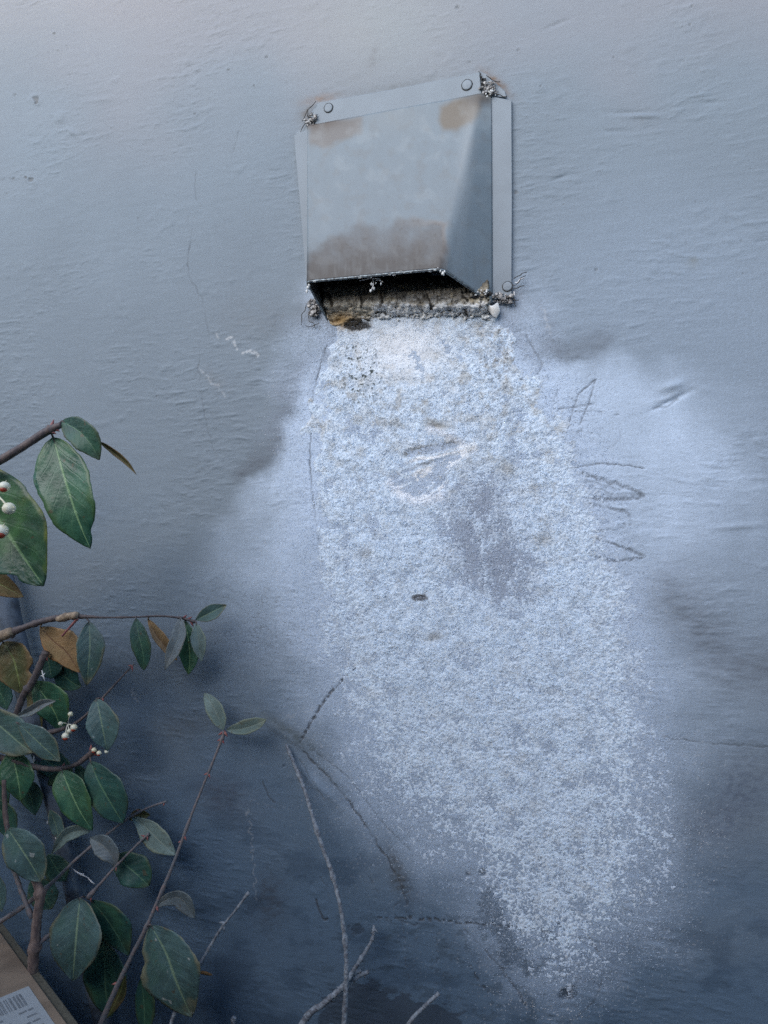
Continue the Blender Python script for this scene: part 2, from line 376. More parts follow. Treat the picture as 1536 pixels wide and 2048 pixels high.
# dark scuffs
for cx, cy, rx, ry, rt, a, c in ((585,1470,85,11,.62,.75,(.10,.13,.15)),(560,1450,60,8,.5,.5,(.12,.15,.17)),(650,1545,45,7,.75,.5,(.10,.13,.15)),(400,1450,80,24,-.15,.35,(.10,.12,.14)),(350,1450,50,50,0,.35,(.10,.12,.14)),(540,1800,34,60,0,.55,(.06,.07,.09)),(440,1590,60,40,.3,.35,(.08,.08,.11)),(1480,1590,60,90,.3,.45,(.07,.09,.14)),(1410,1650,70,50,-.2,.35,(.07,.09,.14)),(800,1760,18,32,-.5,.85,(.07,.08,.09)),(790,1720,9,30,-.45,.6,(.08,.09,.10)),(742,125,12,14,.3,.5,(.20,.21,.22)),(748,105,5,18,.3,.4,(.17,.17,.18)),(640,198,34,8,-.2,.7,(.22,.16,.13)),(992,165,34,9,.7,.9,(.16,.10,.06)),(612,225,12,20,.5,.6,(.12,.11,.10)),(800,172,130,9,-.17,.35,(.12,.13,.13)),(700,165,60,26,0,.18,(.22,.23,.24)),(870,140,70,20,0,.15,(.22,.23,.24)),(1388,525,11,10,0,.55,(.20,.22,.21)),(500,640,70,50,0,.22,(.18,.19,.20)),(430,760,30,16,.6,.3,(.17,.18,.19)),(1215,1230,60,14,.1,.25,(.2,.2,.24)),(600,250,14,90,0,.12,(.2,.21,.22))):
    brk = .55 + .7 * sst(-.3, .4, fbm(U / 16, V / 10, 3, 101 + int(cx)))
    lay(c, a * blob(U, V, cx, cy, rx, ry, rt) * brk)
# flaked paint along the foot of the picture: lower dark coat shows through
fl = fbm(U / 70, V / 34, 4, 121)
flz = sst(-.02, .03, fl - .05 + .9 * sst(1990, 2100, V + .25 * abs(U - 900)) - .18)
flz2 = sst(.0, .03, fbm(U / 34, V / 20, 4, 127) - .22) * sst(1760, 1880, V) * sst(560, 700, U) * sst(1250, 1050, U)
p = sdpoly(U, V, [(960,1790),(985,1775),(1005,1800),(1010,1850),(1045,1900),(1085,1935),(1070,1950),(1020,1935),(995,1930),(1000,1880),(960,1850)]) + 22 * fbm(U / 22, V / 12, 3, 131)
lay((.055,.085,.125), .6 * sst(-3, 5, p) * (.6 + .5 * spk))
p2 = sdpoly(U, V, [(640,2060),(650,1990),(720,1960),(755,1965),(790,1990),(850,2005),(900,2020),(960,2060)]) + 26 * fbm(U / 30, V / 14, 4, 133)
lay((.045,.06,.085), .7 * sst(-3, 3, p2))
lay((.06,.09,.125), .45 * flz2)
for cx, cy, r in ((715,1860,13),(697,1855,6),(1140,1985,16),(1128,1990,12),(935,1750,6),(965,1745,9),(1075,1720,9),(568,1532,4),(1120,1850,6)):
    lay((.05,.07,.10), .6 * sst(0, 3, r - np.hypot(U - cx, V - cy) + 7 * fbm(U / 9, V / 9, 2, int(cx))))
    H -= .0004 * sst(0, 3, r - np.hypot(U - cx, V - cy))
# pale scratches and chips of white
for pts, wd, a in (([(436,664),(438,672)],2.2,.6),([(456,676),(466,684),(474,698)],3,.8),([(488,706),(500,700),(516,712)],4.5,.85),([(1085,615),(1092,640),(1100,665)],3,.4),([(495,1620),(505,1700),(512,1800)],1.6,.35),([(700,1500),(640,1490)],1.5,.3),([(265,1385),(275,1400)],5,.35),([(395,735),(430,770),(450,790)],2.2,.4),([(500,1600),(560,1615),(600,1612)],1.2,.2),([(560,1440),(620,1420),(690,1400)],1.4,.3)):
    k = crack(U, V, pts, wd * 1.5, 6, 0, int(pts[0][0])) * sst(-.35, .1, pnoise(U / 5, V / 5, 77)); lay((.66,.68,.70), .6 * a * k)
# cracks
CR = [([(775,1288),(728,1320),(690,1355),(650,1400),(625,1440),(602,1482)],4.4,2.5,9,.95),([(728,1320),(690,1355),(650,1400),(625,1440),(600,1486)],2.2,2,-1,.7),
 ([(608,1505),(660,1560),(710,1620),(750,1680),(785,1735),(805,1785),(815,1810)],2.8,3,26,.85),([(600,1520),(625,1560),(650,1600)],1.8,2,20,.5),([(625,1500),(700,1560),(760,1640),(820,1700)],1.8,2,20,.45),
 ([(755,1835),(850,1838),(920,1845),(1000,1852),(1105,1866)],3.2,5,9,.85),([(770,1840),(800,1800),(830,1770)],1.8,6,14,.45),([(790,1830),(810,1845),(840,1850)],2.4,5,0,.5),
 ([(1285,1466),(1330,1474),(1400,1485),(1470,1490),(1560,1497)],1.8,3,30,.5),([(1075,740),(1060,790),(1068,840)],2,5,8,.4),([(1120,770),(1105,830),(1130,880)],1.8,5,9,.4),([(1060,800),(1110,795),(1150,800)],2,4,8,.4),([(1100,870),(1140,860),(1180,868)],2,5,7,.4),([(1215,900),(1240,880),(1236,850)],1.5,3,0,.25),([(1225,910),(1228,935)],1.5,2,0,.3),([(1190,1040),(1235,1050),(1268,1048)],3.5,4,7,.4),([(1200,1140),(1250,1150),(1290,1146)],3,4,7,.35),([(1150,1180),(1200,1210),(1250,1215)],3,5,7,.3),([(1160,960),(1215,985),(1268,992)],3,4,6,.45),([(1170,975),(1225,992),(1280,990)],3,4,6,.4),
 ([(385,455),(378,510),(378,552),(400,590),(412,640),(420,690)],1.5,3,60,.5),([(400,690),(398,740),(404,790),(410,835),(428,900)],1.4,3,40,.35),([(483,250),(470,290),(462,320)],1.4,3,20,.4),([(392,345),(390,390),(396,400)],1.4,2,0,.35),
 ([(655,690),(628,780),(621,870),(622,960),(632,1040),(645,1125)],2.0,3,50,.8),
 ([(1136,856),(1146,818),(1158,787),(1191,759),(1180,800),(1160,848)],2.4,1.5,-1,.8),([(1118,818),(1150,814),(1186,808)],2.6,2,-1,.7),([(1150,824),(1185,822),(1204,824),(1203,832)],1.8,1,-1,.6),([(1105,850),(1112,828),(1118,818)],2.4,2,-1,.6),
 ([(1140,937),(1175,931),(1205,927),(1250,931),(1287,936)],2.4,2,-1,.85),([(1052,672),(1085,728),(1070,760),(1066,785)],2.6,3,-1,.65),([(1085,725),(1074,770)],1.8,3,-1,.5),
 ([(1165,945),(1195,957),(1230,967),(1265,979),(1289,991),(1262,998),(1210,1000),(1165,990)],6,3,-1,.75),([(1165,1006),(1200,1012),(1240,1022),(1262,1030)],5,4,-1,.6),([(1150,985),(1200,996),(1245,990)],4,4,-1,.45),
 ([(1185,1075),(1240,1093),(1289,1113),(1262,1120),(1225,1122),(1180,1112)],4,3,-1,.75),([(1170,960),(1210,972),(1240,980)],4,4,-1,.5),([(1190,1062),(1230,1060),(1250,1052)],3,4,-1,.4),
 ([(1180,845),(1150,870),(1140,920)],2,4,9,.4),([(1308,817),(1335,812),(1355,798)],3.5,2,0,.45),([(1230,830),(1237,829)],2.5,1,0,.6),
 ([(525,1562),(535,1590),(548,1605)],1.8,2,0,.7),([(632,1800),(640,1825),(648,1840),(655,1838)],2.8,1,0,.85),([(700,1870),(690,1930),(700,1990)],1.6,6,12,.35),
 ([(1205,1960),(1190,2000),(1160,2030),(1120,2060)],2,3,40,.5),([(1175,1870),(1195,1905)],2.4,2,0,.6),([(1000,1935),(1040,1990),(1060,2020)],4,5,14,.6),([(930,1860),(1000,1935),(1050,2010)],2.2,4,22,.55),([(940,1930),(960,1965),(975,1985)],3,3,10,.65),([(1300,1575),(1330,1590)],1.4,2,0,.3),
 ([(815,1810),(805,1850),(812,1900),(815,1960)],2.2,6,14,.45),([(870,1860),(872,1910),(870,1950)],3,5,10,.4),([(730,1740),(760,1790)],1.8,3,9,.4),([(640,1755),(655,1775)],2,3,0,.45),([(0,358),(30,358)],2,4,8,.3)]
CK = np.zeros(U.shape)
for i, (pts, wd, jit, dash, a) in enumerate(CR):
    k = crack(U, V, pts, wd, jit, dash, 200 + i); CK = np.maximum(CK, k * a)
# fine craze lines in the damp zones
cz = np.abs(pnoise(U / 20, V / 20, 301)); cz2 = np.abs(pnoise(U / 42, V / 12, 303))
crz = sst(.045, .0, cz) * (blob(U, V, 520, 1250, 130, 110) * .5 + .35 * blob(U, V, 1150, 800, 90, 120) + .4 * blob(U, V, 1130, 1150, 120, 200)) + .25 * sst(.04, 0, cz2) * blob(U, V, 850, 1850, 260, 140)
CK = np.maximum(CK, crz)
lay((.055,.06,.07), CK * .85); H -= .0006 * CK
# chipped pits and pimples
rs = np.random.RandomState(4)
for cx, cy, r, a in [(72,198,8,.8),(73,205,5,.9),(30,190,5,.4),(108,67,3,.8),(116,102,4,.3),(457,140,3,.7),(508,172,3,.8),(390,228,3.5,.6),(915,15,6,.5),(1081,173,3.5,.8),(1384,12,4,.5),(1380,50,4,.4),(1031,385,6,.55),(1036,100,5,.4),(1228,115,4,.4),(1192,540,5,.45),(1483,482,3,.4),(313,792,2,.4),(62,360,7,.75),(52,356,4,.7),(28,357,4,.5),(533,115,4,.5)] + [(rs.uniform(0,1536), rs.uniform(0,1000), rs.uniform(1.2,2.6), rs.uniform(.2,.5)) for _ in range(70)]:
    dd = np.hypot(U - cx, (V - cy) * 1.2) + 1.8 * pnoise(U / 5, V / 5, int(cx))
    k = sst(r, r * .4, dd); lay((.13,.14,.15), k * a); H -= .0007 * k * a; H += .0003 * sst(r * 2.2, r, dd) * (1 - k) * a
for cx, cy, rx, ry, rt, hh in [(1345,772,22,9,-.3,.0016),(1345,800,40,5,-.45,-.0012),(1475,1053,46,6,-.08,.0006),(1260,225,40,5,0,-.0006),(1285,232,36,5,0,.0009),(1110,50,30,4,-.4,-.0004),(1420,205,28,5,-.1,-.0005),(1230,262,30,4,0,-.0004),(1120,355,18,4,-.3,-.0007),(200,200,24,5,-.1,.0005),(120,235,10,12,.6,.0009),(145,265,12,5,.6,.0009),(640,1575,60,9,.75,.001),(560,1462,70,8,.6,.0009),(1400,1000,60,80,0,.001),(1420,1310,80,60,0,-.001)]:
    H += hh * blob(U, V, cx, cy, rx, ry, rt)
tiny = sst(.62, .75, pnoise(U / 4.5, V / 4.5, 401) * 1.1)
lay((.70,.72,.75), tiny * .35 * sst(-260, -20, sdpoly(U, V, LINT_POLY) + 80 * nh) * sst(900, 1200, V))
edge = np.minimum(np.minimum(X - xs[0], xs[-1] - X), np.minimum(Z - zs[0], zs[-1] - Z)); H *= sst(0, .03, edge)
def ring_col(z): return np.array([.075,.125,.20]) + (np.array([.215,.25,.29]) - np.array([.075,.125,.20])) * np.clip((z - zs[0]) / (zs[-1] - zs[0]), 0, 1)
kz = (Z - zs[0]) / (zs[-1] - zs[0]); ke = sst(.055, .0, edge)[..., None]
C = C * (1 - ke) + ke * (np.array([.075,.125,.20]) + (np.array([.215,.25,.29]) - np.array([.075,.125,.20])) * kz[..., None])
H *= 1.25
nzr, nxr = X.shape
idx = np.arange(nzr * nxr).reshape(nzr, nxr)
Q = np.stack([idx[:-1, :-1], idx[:-1, 1:], idx[1:, 1:], idx[1:, :-1]], -1).reshape(-1, 4)
VV = np.stack([X, -H, Z], -1).reshape(-1, 3)
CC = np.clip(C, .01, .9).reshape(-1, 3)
# the rest of the wall round the dense patch, and its thickness behind
x0, x1, z0, z1 = xs[0], xs[-1], zs[0], zs[-1]
nb = len(VV); ex = [-3.2, x0, x1, 3.2]; ez = [-.05, z0, z1, 2.9]
ring = [(a, 0, b) for b in ez for a in ex] + [(a, .2, b) for b in (-.05, 2.9) for a in (-3.2, 3.2)]
rq = [(nb + j * 4 + i, nb + j * 4 + i + 1, nb + j * 4 + i + 5, nb + j * 4 + i + 4) for j in range(3) for i in range(3) if (i, j) != (1, 1)]
bb = nb + 16
rq += [(bb + 1, bb, bb + 2, bb + 3), (nb, bb, bb + 1, nb + 3), (nb + 12, nb + 15, bb + 3, bb + 2), (nb, nb + 12, bb + 2, bb), (nb + 3, bb + 1, bb + 3, nb + 15)]
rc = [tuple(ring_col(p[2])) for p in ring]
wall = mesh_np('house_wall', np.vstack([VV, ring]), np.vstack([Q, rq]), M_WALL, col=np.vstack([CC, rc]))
tag(wall, 'grey painted stucco house wall, cracked and stained, carrying the dryer vent', 'wall')

# ------------------------------------------------------------------ lint
def grf(shape, size_px, seed, band=True):
    r = np.random.RandomState(seed).normal(0, 1, shape); ff = np.fft.rfft2(r)
    fy = np.fft.fftfreq(shape[0])[:, None]; fx = np.fft.rfftfreq(shape[1])[None]
    k = np.hypot(fx, fy) * size_px; flt = np.exp(-(k * 1.1) ** 2) * (1 - np.exp(-(k * 2.6) ** 2) if band else 1)
    o = np.fft.irfft2(ff * flt, s=shape); return o / o.std()
g = .00058
lx = np.arange(-.10, .20, g); lx = np.arange(-.125, .085, g); lz = np.arange(.27, .965, g)
# ranges from the picture outline
pp = at(np.array([p[0] for p in LINT_POLY]), np.array([p[1] for p in LINT_POLY]), 0)
lx = np.arange(pp[:, 0].min() - .03, pp[:, 0].max() + .03, g); lz = np.arange(pp[:, 2].min() - .02, pp[:, 2].max() + .012, g)
LX, LZ = np.meshgrid(lx, lz); LU, LV = px_of(LX, 0 * LX, LZ)
LD = lint_density(LU, LV)
n1 = fbm(LX / .0036, LZ / .0036, 2, 501); n2 = pnoise(LX / .0021, LZ / .0021, 505); n3 = fbm(LX / .02, LZ / .02, 3, 507)
up = sst(1150, 700, LV)
smooth_patch = 1.1 * blob(LU, LV, 810, 690, 100, 70) + .7 * blob(LU, LV, 1010, 1240, 160, 60) + .5 * blob(LU, LV, 780, 1010, 110, 70)
rug = np.clip(1 - .65 * smooth_patch, .25, 1)
S_ = LX.shape
gA = grf(S_, 7.5, 1); gB = grf(S_, 3.6, 2); gC = grf(S_, 2.0, 3); gD = grf(S_, 24, 4)
n1 = .5 * gA + .25 * gD; n2 = gB
LH = (LD * 1.95 - .84 - .34 * sst(1250, 1650, LV) + rug * (.26 * gA + .30 * gB + .22 * gC + .12 * gD)) * .00036 + LD * LD * .0012 * n3
LH -= .01 * sst(.06, .01, LD)
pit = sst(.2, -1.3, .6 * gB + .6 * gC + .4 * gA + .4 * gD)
fan = sst(-9, 12, sdpoly(LU, LV, [(960,890),(905,884),(812,900),(808,925),(780,955),(800,988),(845,996),(890,978),(905,925)]))
dfan = np.arctan2(LV - 893, 955 - LU)
LH -= fan * (.0005 + .00018 * np.sin(dfan * 60)); 
d_, _ = dline(LU, LV, [(690,970),(800,935),(900,905),(948,893)], 60); LH += .0010 * np.exp(-(d_ / 8) ** 2) * sst(815, 850, LU)
d_, _ = dline(LU, LV, [(815,905),(860,898),(905,890)], 60); LH -= .0010 * np.exp(-(d_ / 5) ** 2)
LH -= .0004 * blob(LU, LV, 840, 1195, 15, 6) + .0004 * blob(LU, LV, 878, 853, 18, 6)
LH += .0015 * blob(LU, LV, 905, 870, 30, 10, .5)
LH += .0030 * sst(650, 612, LV) * (.6 + .6 * n3) * sst(640, 670, LU) * sst(1010, 985, LU)       # ledge that hangs at the vent
LH -= .006 * sst(606, 594, LV)
tl = 1 + .05 * n3
base = np.stack([.69 * tl, .82 * tl, .97 * tl], -1) * (1 + .035 * gC + .04 * gA + .05 * gD)[..., None]
def llay(c, k):
    global base
    k = np.clip(k, 0, 1)[..., None]; base = base * (1 - k) + np.array(c) * k
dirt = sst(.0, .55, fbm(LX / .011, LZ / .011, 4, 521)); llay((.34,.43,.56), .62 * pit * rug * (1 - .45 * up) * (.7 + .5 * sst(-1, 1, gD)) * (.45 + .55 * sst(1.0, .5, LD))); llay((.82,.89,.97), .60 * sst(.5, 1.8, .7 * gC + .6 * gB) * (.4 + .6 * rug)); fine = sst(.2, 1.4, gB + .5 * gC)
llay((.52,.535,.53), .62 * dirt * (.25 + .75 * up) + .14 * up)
llay((.30,.28,.26), .50 * fine * dirt * (.3 + .7 * sst(1000, 700, LV)))
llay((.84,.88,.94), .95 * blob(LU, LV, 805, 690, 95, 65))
llay((.54,.55,.55), .38 * sst(.1, .6, fbm(LU / 60, LV / 45, 3, 531)) * (.4 + .6 * up))
llay((.25,.22,.21), .45 * sst(930, 1010, LU) * sst(780, 680, LV) * fine)
mould = sst(1.0, 1.5, .75 * gB + .75 * gA)
llay((.04,.055,.05), .95 * mould * np.clip(blob(LU, LV, 730, 770, 48, 52) * 1.3 + blob(LU, LV, 710, 705, 50, 40) * .9 - .15, 0, 1))
llay((.05,.045,.04), .8 * sst(1.1, 1.6, .75 * gB - .75 * gA) * .5 * blob(LU, LV, 1000, 720, 90, 90))
br = fbm(LU / 13, LV / 9, 3, 551)
ledge = sst(632, 610, LV + 14 * br)
llay((.45,.36,.25), .85 * ledge); llay((.10,.075,.05), .85 * ledge * sst(.0, .3, br))
llay((.62,.58,.50), .8 * sst(.1, .35, -br) * ledge * sst(700, 760, LU))
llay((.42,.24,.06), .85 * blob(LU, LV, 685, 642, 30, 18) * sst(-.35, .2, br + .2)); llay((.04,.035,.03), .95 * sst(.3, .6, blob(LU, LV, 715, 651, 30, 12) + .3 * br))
lsc = sst(-60, 26, sdpoly(LU, LV, [(925,975),(1000,960),(1012,1050),(1046,1120),(1050,1185),(1000,1198),(940,1160),(912,1090),(905,1020)]) + 18 * n3)
llay((.36,.43,.54), lsc * np.clip(.26 + .30 * sst(-.2, .5, fbm(LU / 10, LV / 60, 3, 533)) + .45 * pit + .22 * gA + .2 * n3, 0, .85)); LH -= .0005 * lsc
llay((.20,.19,.16), .85 * blob(LU, LV, 876, 852, 28, 8, .15)); llay((.40,.42,.46), .45 * fan * (.5 + .5 * np.sin(dfan * 60 + 2.5 * n3)) * sst(960, 900, LU)); llay((.92,.94,.97), .9 * fan * sst(.35, .9, np.sin(dfan * 30 + 1.0 + 1.5 * n3)) * sst(800, 850, LU)); llay((.9,.93,.97), .95 * np.exp(-(dline(LU, LV, [(835,957),(880,935),(948,895)], 60)[0] / 10) ** 2)); llay((.86,.9,.97), .8 * np.exp(-(dline(LU, LV, [(785,965),(800,985),(830,1000),(880,992)], 60)[0] / 12) ** 2)); llay((.86,.9,.97), .7 * np.exp(-(dline(LU, LV, [(860,858),(890,868),(925,888)], 60)[0] / 8) ** 2)); llay((.24,.23,.21), .85 * np.exp(-(dline(LU, LV, [(812,907),(860,899),(905,889)], 60)[0] / 6) ** 2))
llay((.10,.10,.11), .9 * sst(.3, .6, blob(LU, LV, 840, 1195, 19, 8) + .25 * br)); llay((.25,.23,.20), .6 * blob(LU, LV, 866, 1273, 18, 9))
llay((.30,.25,.17), .35 * blob(LU, LV, 1015, 935, 26, 14) + .3 * blob(LU, LV, 730, 1110, 20, 12) + .35 * blob(LU, LV, 1090, 1080, 24, 14))
base = base * (1 - .55 * sst(.42, .05, LD)[..., None]) + .55 * sst(.42, .05, LD)[..., None] * np.array([.42,.50,.62])
base = base / np.maximum(1, base.max(-1, keepdims=True) / .96)
keep = LH > -.00015
n_r, n_c = LX.shape; ii = np.arange(n_r * n_c).reshape(n_r, n_c)
kq = keep[:-1, :-1] | keep[:-1, 1:] | keep[1:, 1:] | keep[1:, :-1]
q = np.stack([ii[:-1, :-1], ii[:-1, 1:], ii[1:, 1:], ii[1:, :-1]], -1)[kq]
used = np.unique(q); rm = np.full(n_r * n_c, -1); rm[used] = np.arange(len(used))
lv_ = np.stack([LX, -(LH + .0002), LZ], -1).reshape(-1, 3)[used]; lc_ = np.clip(base, .02, .97).reshape(-1, 3)[used]
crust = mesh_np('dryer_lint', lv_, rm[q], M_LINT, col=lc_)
tag(crust, 'white and grey felt of dryer lint caked on the wall below the vent', 'lint', kind='stuff')
# loose fibres and flecks standing out of the felt
rs = np.random.RandomState(7); N = 190000
fu = rs.uniform(420, 1520, N * 3); fv = rs.uniform(640, 2040, N * 3)
fd = lint_density(fu, fv); hal = sst(-170, 20, sdpoly(fu, fv, LINT_POLY)) ** 2 * .34
nn = fbm(fu / 14, fv / 14, 2, 601)
pr = np.clip(np.maximum(fd * (.35 + .55 * sst(-.3, .5, nn)), hal * (.6 + .8 * (nn > 0))), 0, 1)
pr *= 1 - .75 * np.clip(blob(fu, fv, 810, 700, 110, 80), 0, 1)
k = rs.uniform(0, 1, len(fu)) < pr; fu = fu[k][:N]; fv = fv[k][:N]; fd = fd[k][:N]; n = len(fu)
P0 = at(fu, fv, 0)
ix = np.clip(((P0[:, 0] - lx[0]) / g).astype(int), 0, n_c - 1); iz = np.clip(((P0[:, 2] - lz[0]) / g).astype(int), 0, n_r - 1)
inside = (P0[:, 0] > lx[0]) & (P0[:, 0] < lx[-1]) & (P0[:, 2] > lz[0]) & (P0[:, 2] < lz[-1])
h0 = np.where(inside, np.maximum(LH[iz, ix], 0), 0)
ang = rs.uniform(0, 2 * math.pi, n); flake = rs.uniform(0, 1, n) < .62
ln = np.where(flake, rs.uniform(.0003, .0011, n), rs.uniform(.0012, .0032, n)) * (.6 + .4 * fd)
wd = np.where(flake, rs.uniform(.00010, .00030, n), rs.uniform(.00003, .00007, n))
lift = rs.uniform(.0001, .0007, n) * (.25 + fd)
dx, dz = np.cos(ang), np.sin(ang); cx_, cz_ = -dz, dx; cur = rs.uniform(-.9, .9, n)
fvv = []
for j, (t, lf) in enumerate(((0, 0), (.5, 1), (1, .75))):
    mx = P0[:, 0] + dx * ln * (t - .5) + cx_ * ln * cur * t * t; mz = P0[:, 2] + dz * ln * (t - .5) + cz_ * ln * cur * t * t
    my = -(h0 + .0003 + lift * lf); ww = wd * (.6, 1, .35)[j]
    for sg in (-1, 1): fvv.append(np.stack([mx + cx_ * ww * sg, my - .00006 * sg, mz + cz_ * ww * sg], -1))
fvv = np.stack(fvv, 1).reshape(-1, 3); b6 = (np.arange(n) * 6)[:, None]
fq = np.concatenate([b6 + np.array([0, 1, 3, 2]), b6 + np.array([2, 3, 5, 4])])
fc0 = np.where(inside[:, None], np.clip(base, .02, .97)[iz, ix], [.72, .74, .77]) * rs.uniform(.8, 1.2, n)[:, None] * (1 - .35 * fd[:, None]) + .35 * fd[:, None] * np.array([.62,.70,.80])
fc = np.clip(fc0, .02, .95)
fib = mesh_np('lint_fibre', fvv, fq, M_LINT, parent=crust, col=np.repeat(fc, 6, 0)); tag(fib, kind='stuff')

# ------------------------------------------------------------------ dryer vent
vent = empty('dryer_vent', tuple(at(800, 560, 0)))
tag(vent, 'grey painted metal dryer vent hood with brown stains, screwed to the wall', 'dryer vent')
VL = Vector(vent.location)
def vb(mb, name, mats, parent=None, **kw):
    o = mb.build(name, mats, None, **kw)
    o.data.transform(Matrix.Translation(-VL)); o.parent = parent or vent
    return o
def plate(name, pts, h, th=.0012, mat=M_FLANGE):
    mb = MB(); mb.prism([at(u, v, hh) for u, v, hh in [(p[0], p[1], p[2] if len(p) > 2 else h) for p in pts]], [at(p[0], p[1], max((p[2] if len(p) > 2 else h) - th, 0)) for p in pts])
    return vb(mb, name, mat, smooth=False, bevel=.0003)
plate('mounting_flange', [(635,206),(800,176),(959,145),(963,190),(800,222),(630,250)], .0034, .003)
plate('mounting_flange', [(981,192),(1023,201),(1024,400),(1023,590),(1004,596),(982,600),(983,400)], .0030, .0028)
plate('mounting_flange', [(588,270),(616,259),(622,300),(626,430),(618,560),(612,561),(601,420)], .0045, .0012)
plate('flange_corner', [(957,143),(972,148),(1010,183),(1013,195),(983,193),(962,192)], .0018, .0016)
plate('flange_corner', [(634,206),(606,256),(590,268),(618,272),(640,250),(645,215)], .0018, .0016)
# hood skin: back-left edge, front face, rounded corner, right cheek
HP = .036
A, B_, C_, D_ = (617,252,.0045), (962,188,.0045), (884,537,HP), (613,563,HP * .97)
E_, F_, B2 = (984,607,.0030), (655,640,.0030), (982,193,.0032)
def lerp(a, b, t): return tuple(x + (y - x) * t for x, y in zip(a, b))
rows = 110; grid = []; guv = []
for i in range(rows + 1):
    t = i / rows
    l0 = lerp((616,256,.003), F_, t); l1 = lerp(A, D_, t); r1 = lerp(B_, C_, t); r2 = lerp(B2, E_, t)
    P_l0, P_l1, P_r1, P_r2 = [at(*q) for q in (l0, l1, r1, r2)]
    fl_ = min(.010, .3 * np.linalg.norm(P_l0 - P_l1)); fr_ = min(.005, .15 * np.linalg.norm(P_r1 - P_r2) + .0005)
    def toward(a, b, d): return a + (b - a) / (np.linalg.norm(b - a) + 1e-9) * d
    fl_ *= .35
    row = []
    a0 = toward(P_l1, P_l0, fl_); a1 = toward(P_l1, P_r1, fl_)
    for k in range(10): row.append(P_l0 + (a0 - P_l0) * k / 10)
    for k in range(7): s = k / 6; row.append((1-s)**2 * a0 + 2*s*(1-s) * P_l1 + s*s * a1)
    b0 = toward(P_r1, P_l1, fr_); b1 = toward(P_r1, P_r2, fr_)
    for k in range(1, 90):
        s = k / 90; q = a1 + (b0 - a1) * s
        q = q + np.array([0, .0010 * math.sin(math.pi * s) * math.sin(math.pi * t) + .0002 * math.sin(9 * s + 5 * t), 0]); row.append(q)
    for k in range(11): s = k / 10; row.append((1-s)**2 * b0 + 2*s*(1-s) * P_r1 + s*s * b1)
    for k in range(1, 22): row.append(b1 + (P_r2 - b1) * k / 21)
    grid.append(row)
G = np.array(grid); nr, nc = G.shape[:2]
hu, hv = px_of(G[..., 0], G[..., 1], G[..., 2])
nh1 = fbm(hu / 40, hv / 40, 4, 701); nh2 = fbm(hu / 6, hv / 6, 3, 705); nh3 = fbm(hu / 9, hv / 60, 3, 709)
hc = np.ones(hu.shape + (3,)) * np.array([.178, .222, .258]) * (1 + .05 * nh1 + .03 * nh3)[..., None]
def hlay(c, k):
    global hc
    k = np.clip(k, 0, 1)[..., None]; hc = hc * (1 - k) + np.array(c) * k
st = sst(-9, 10, sdpoly(hu, hv, [(615,600),(618,520),(650,488),(690,460),(720,452),(770,452),(810,442),(855,438),(892,448),(893,490),(884,545)]) + 13 * nh1)
hlay((.085,.075,.072), st * np.clip(.45 + .40 * sst(430, 545, hv) + .35 * nh1 + .12 * nh2, 0, .95)); hlay((.36,.25,.17), .16 * sst(-3, 4, 7 - abs(sdpoly(hu, hv, [(618,520),(690,460),(770,452),(855,438),(892,448),(893,540),(620,600)]) + 13 * nh1 - 3)) * sst(780, 880, hu))
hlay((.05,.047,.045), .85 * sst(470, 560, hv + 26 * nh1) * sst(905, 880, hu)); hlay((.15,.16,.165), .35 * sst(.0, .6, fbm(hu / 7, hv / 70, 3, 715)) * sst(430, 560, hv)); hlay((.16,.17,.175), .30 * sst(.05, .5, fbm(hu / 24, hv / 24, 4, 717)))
hlay((.06,.055,.05), .5 * st * sst(.42, .6, nh2) * sst(-.2, .3, nh1))
st2 = sst(-6, 9, sdpoly(hu, hv, [(878,210),(960,188),(962,215),(945,248),(915,266),(885,262),(874,240)]) + 7 * nh1)
hlay((.15,.12,.085), .85 * st2); hlay((.05,.04,.032), .92 * blob(hu, hv, 960, 198, 34, 17))
st3 = sst(-6, 9, sdpoly(hu, hv, [(616,245),(728,233),(722,262),(690,285),(650,298),(620,290)]) + 9 * nh1)
hlay((.155,.14,.13), .8 * st3); hlay((.09,.075,.065), .95 * blob(hu, hv, 628, 248, 36, 15) + .5 * blob(hu, hv, 665, 245, 46, 10))
hlay((.22,.24,.25), .35 * blob(hu, hv, 790, 235, 60, 30)); hlay((.20,.215,.22), .5 * sst(.25, .5, nh2) * (.3 * blob(hu, hv, 690, 400, 60, 50) + .5 * blob(hu, hv, 680, 440, 30, 14)))
hlay((.48,.51,.53), .25 * blob(hu, hv, 930, 350, 14, 160, .1))  # pale highlight painted along the right crease
hlay((.33,.37,.39), .15 * sst(.1, .5, nh1) * sst(600, 300, hv))
d_, _ = dline(hu, hv, [(650,312),(665,295),(700,275)], 20); hlay((.17,.18,.18), .5 * np.exp(-(d_ / 2.5) ** 2))
hi = np.arange(nr * nc).reshape(nr, nc)
hq = np.stack([hi[:-1, :-1], hi[1:, :-1], hi[1:, 1:], hi[:-1, 1:]], -1).reshape(-1, 4)
hood = mesh_np('hood', G.reshape(-1, 3) - np.array(VL), hq, M_HOOD, parent=vent, col=np.clip(hc, .02, .8).reshape(-1, 3))
sm = hood.modifiers.new('thickness', 'SOLIDIFY'); sm.thickness = .0009; sm.offset = 1
# rolled rim along the mouth
mb = MB(); rimp = [Vector(p) for p in G[-1][9:]]
mb.tube([p + Vector((0, -.0002, -.0003)) for p in rimp[::2]], [.00105] * len(rimp[::2]), 8, .12, 3)
mb.tube([Vector(p) for p in G[-1][:10]], [.0009] * 10, 6, .2, 4)
rim = vb(mb, 'mouth_rim', M_RIM)
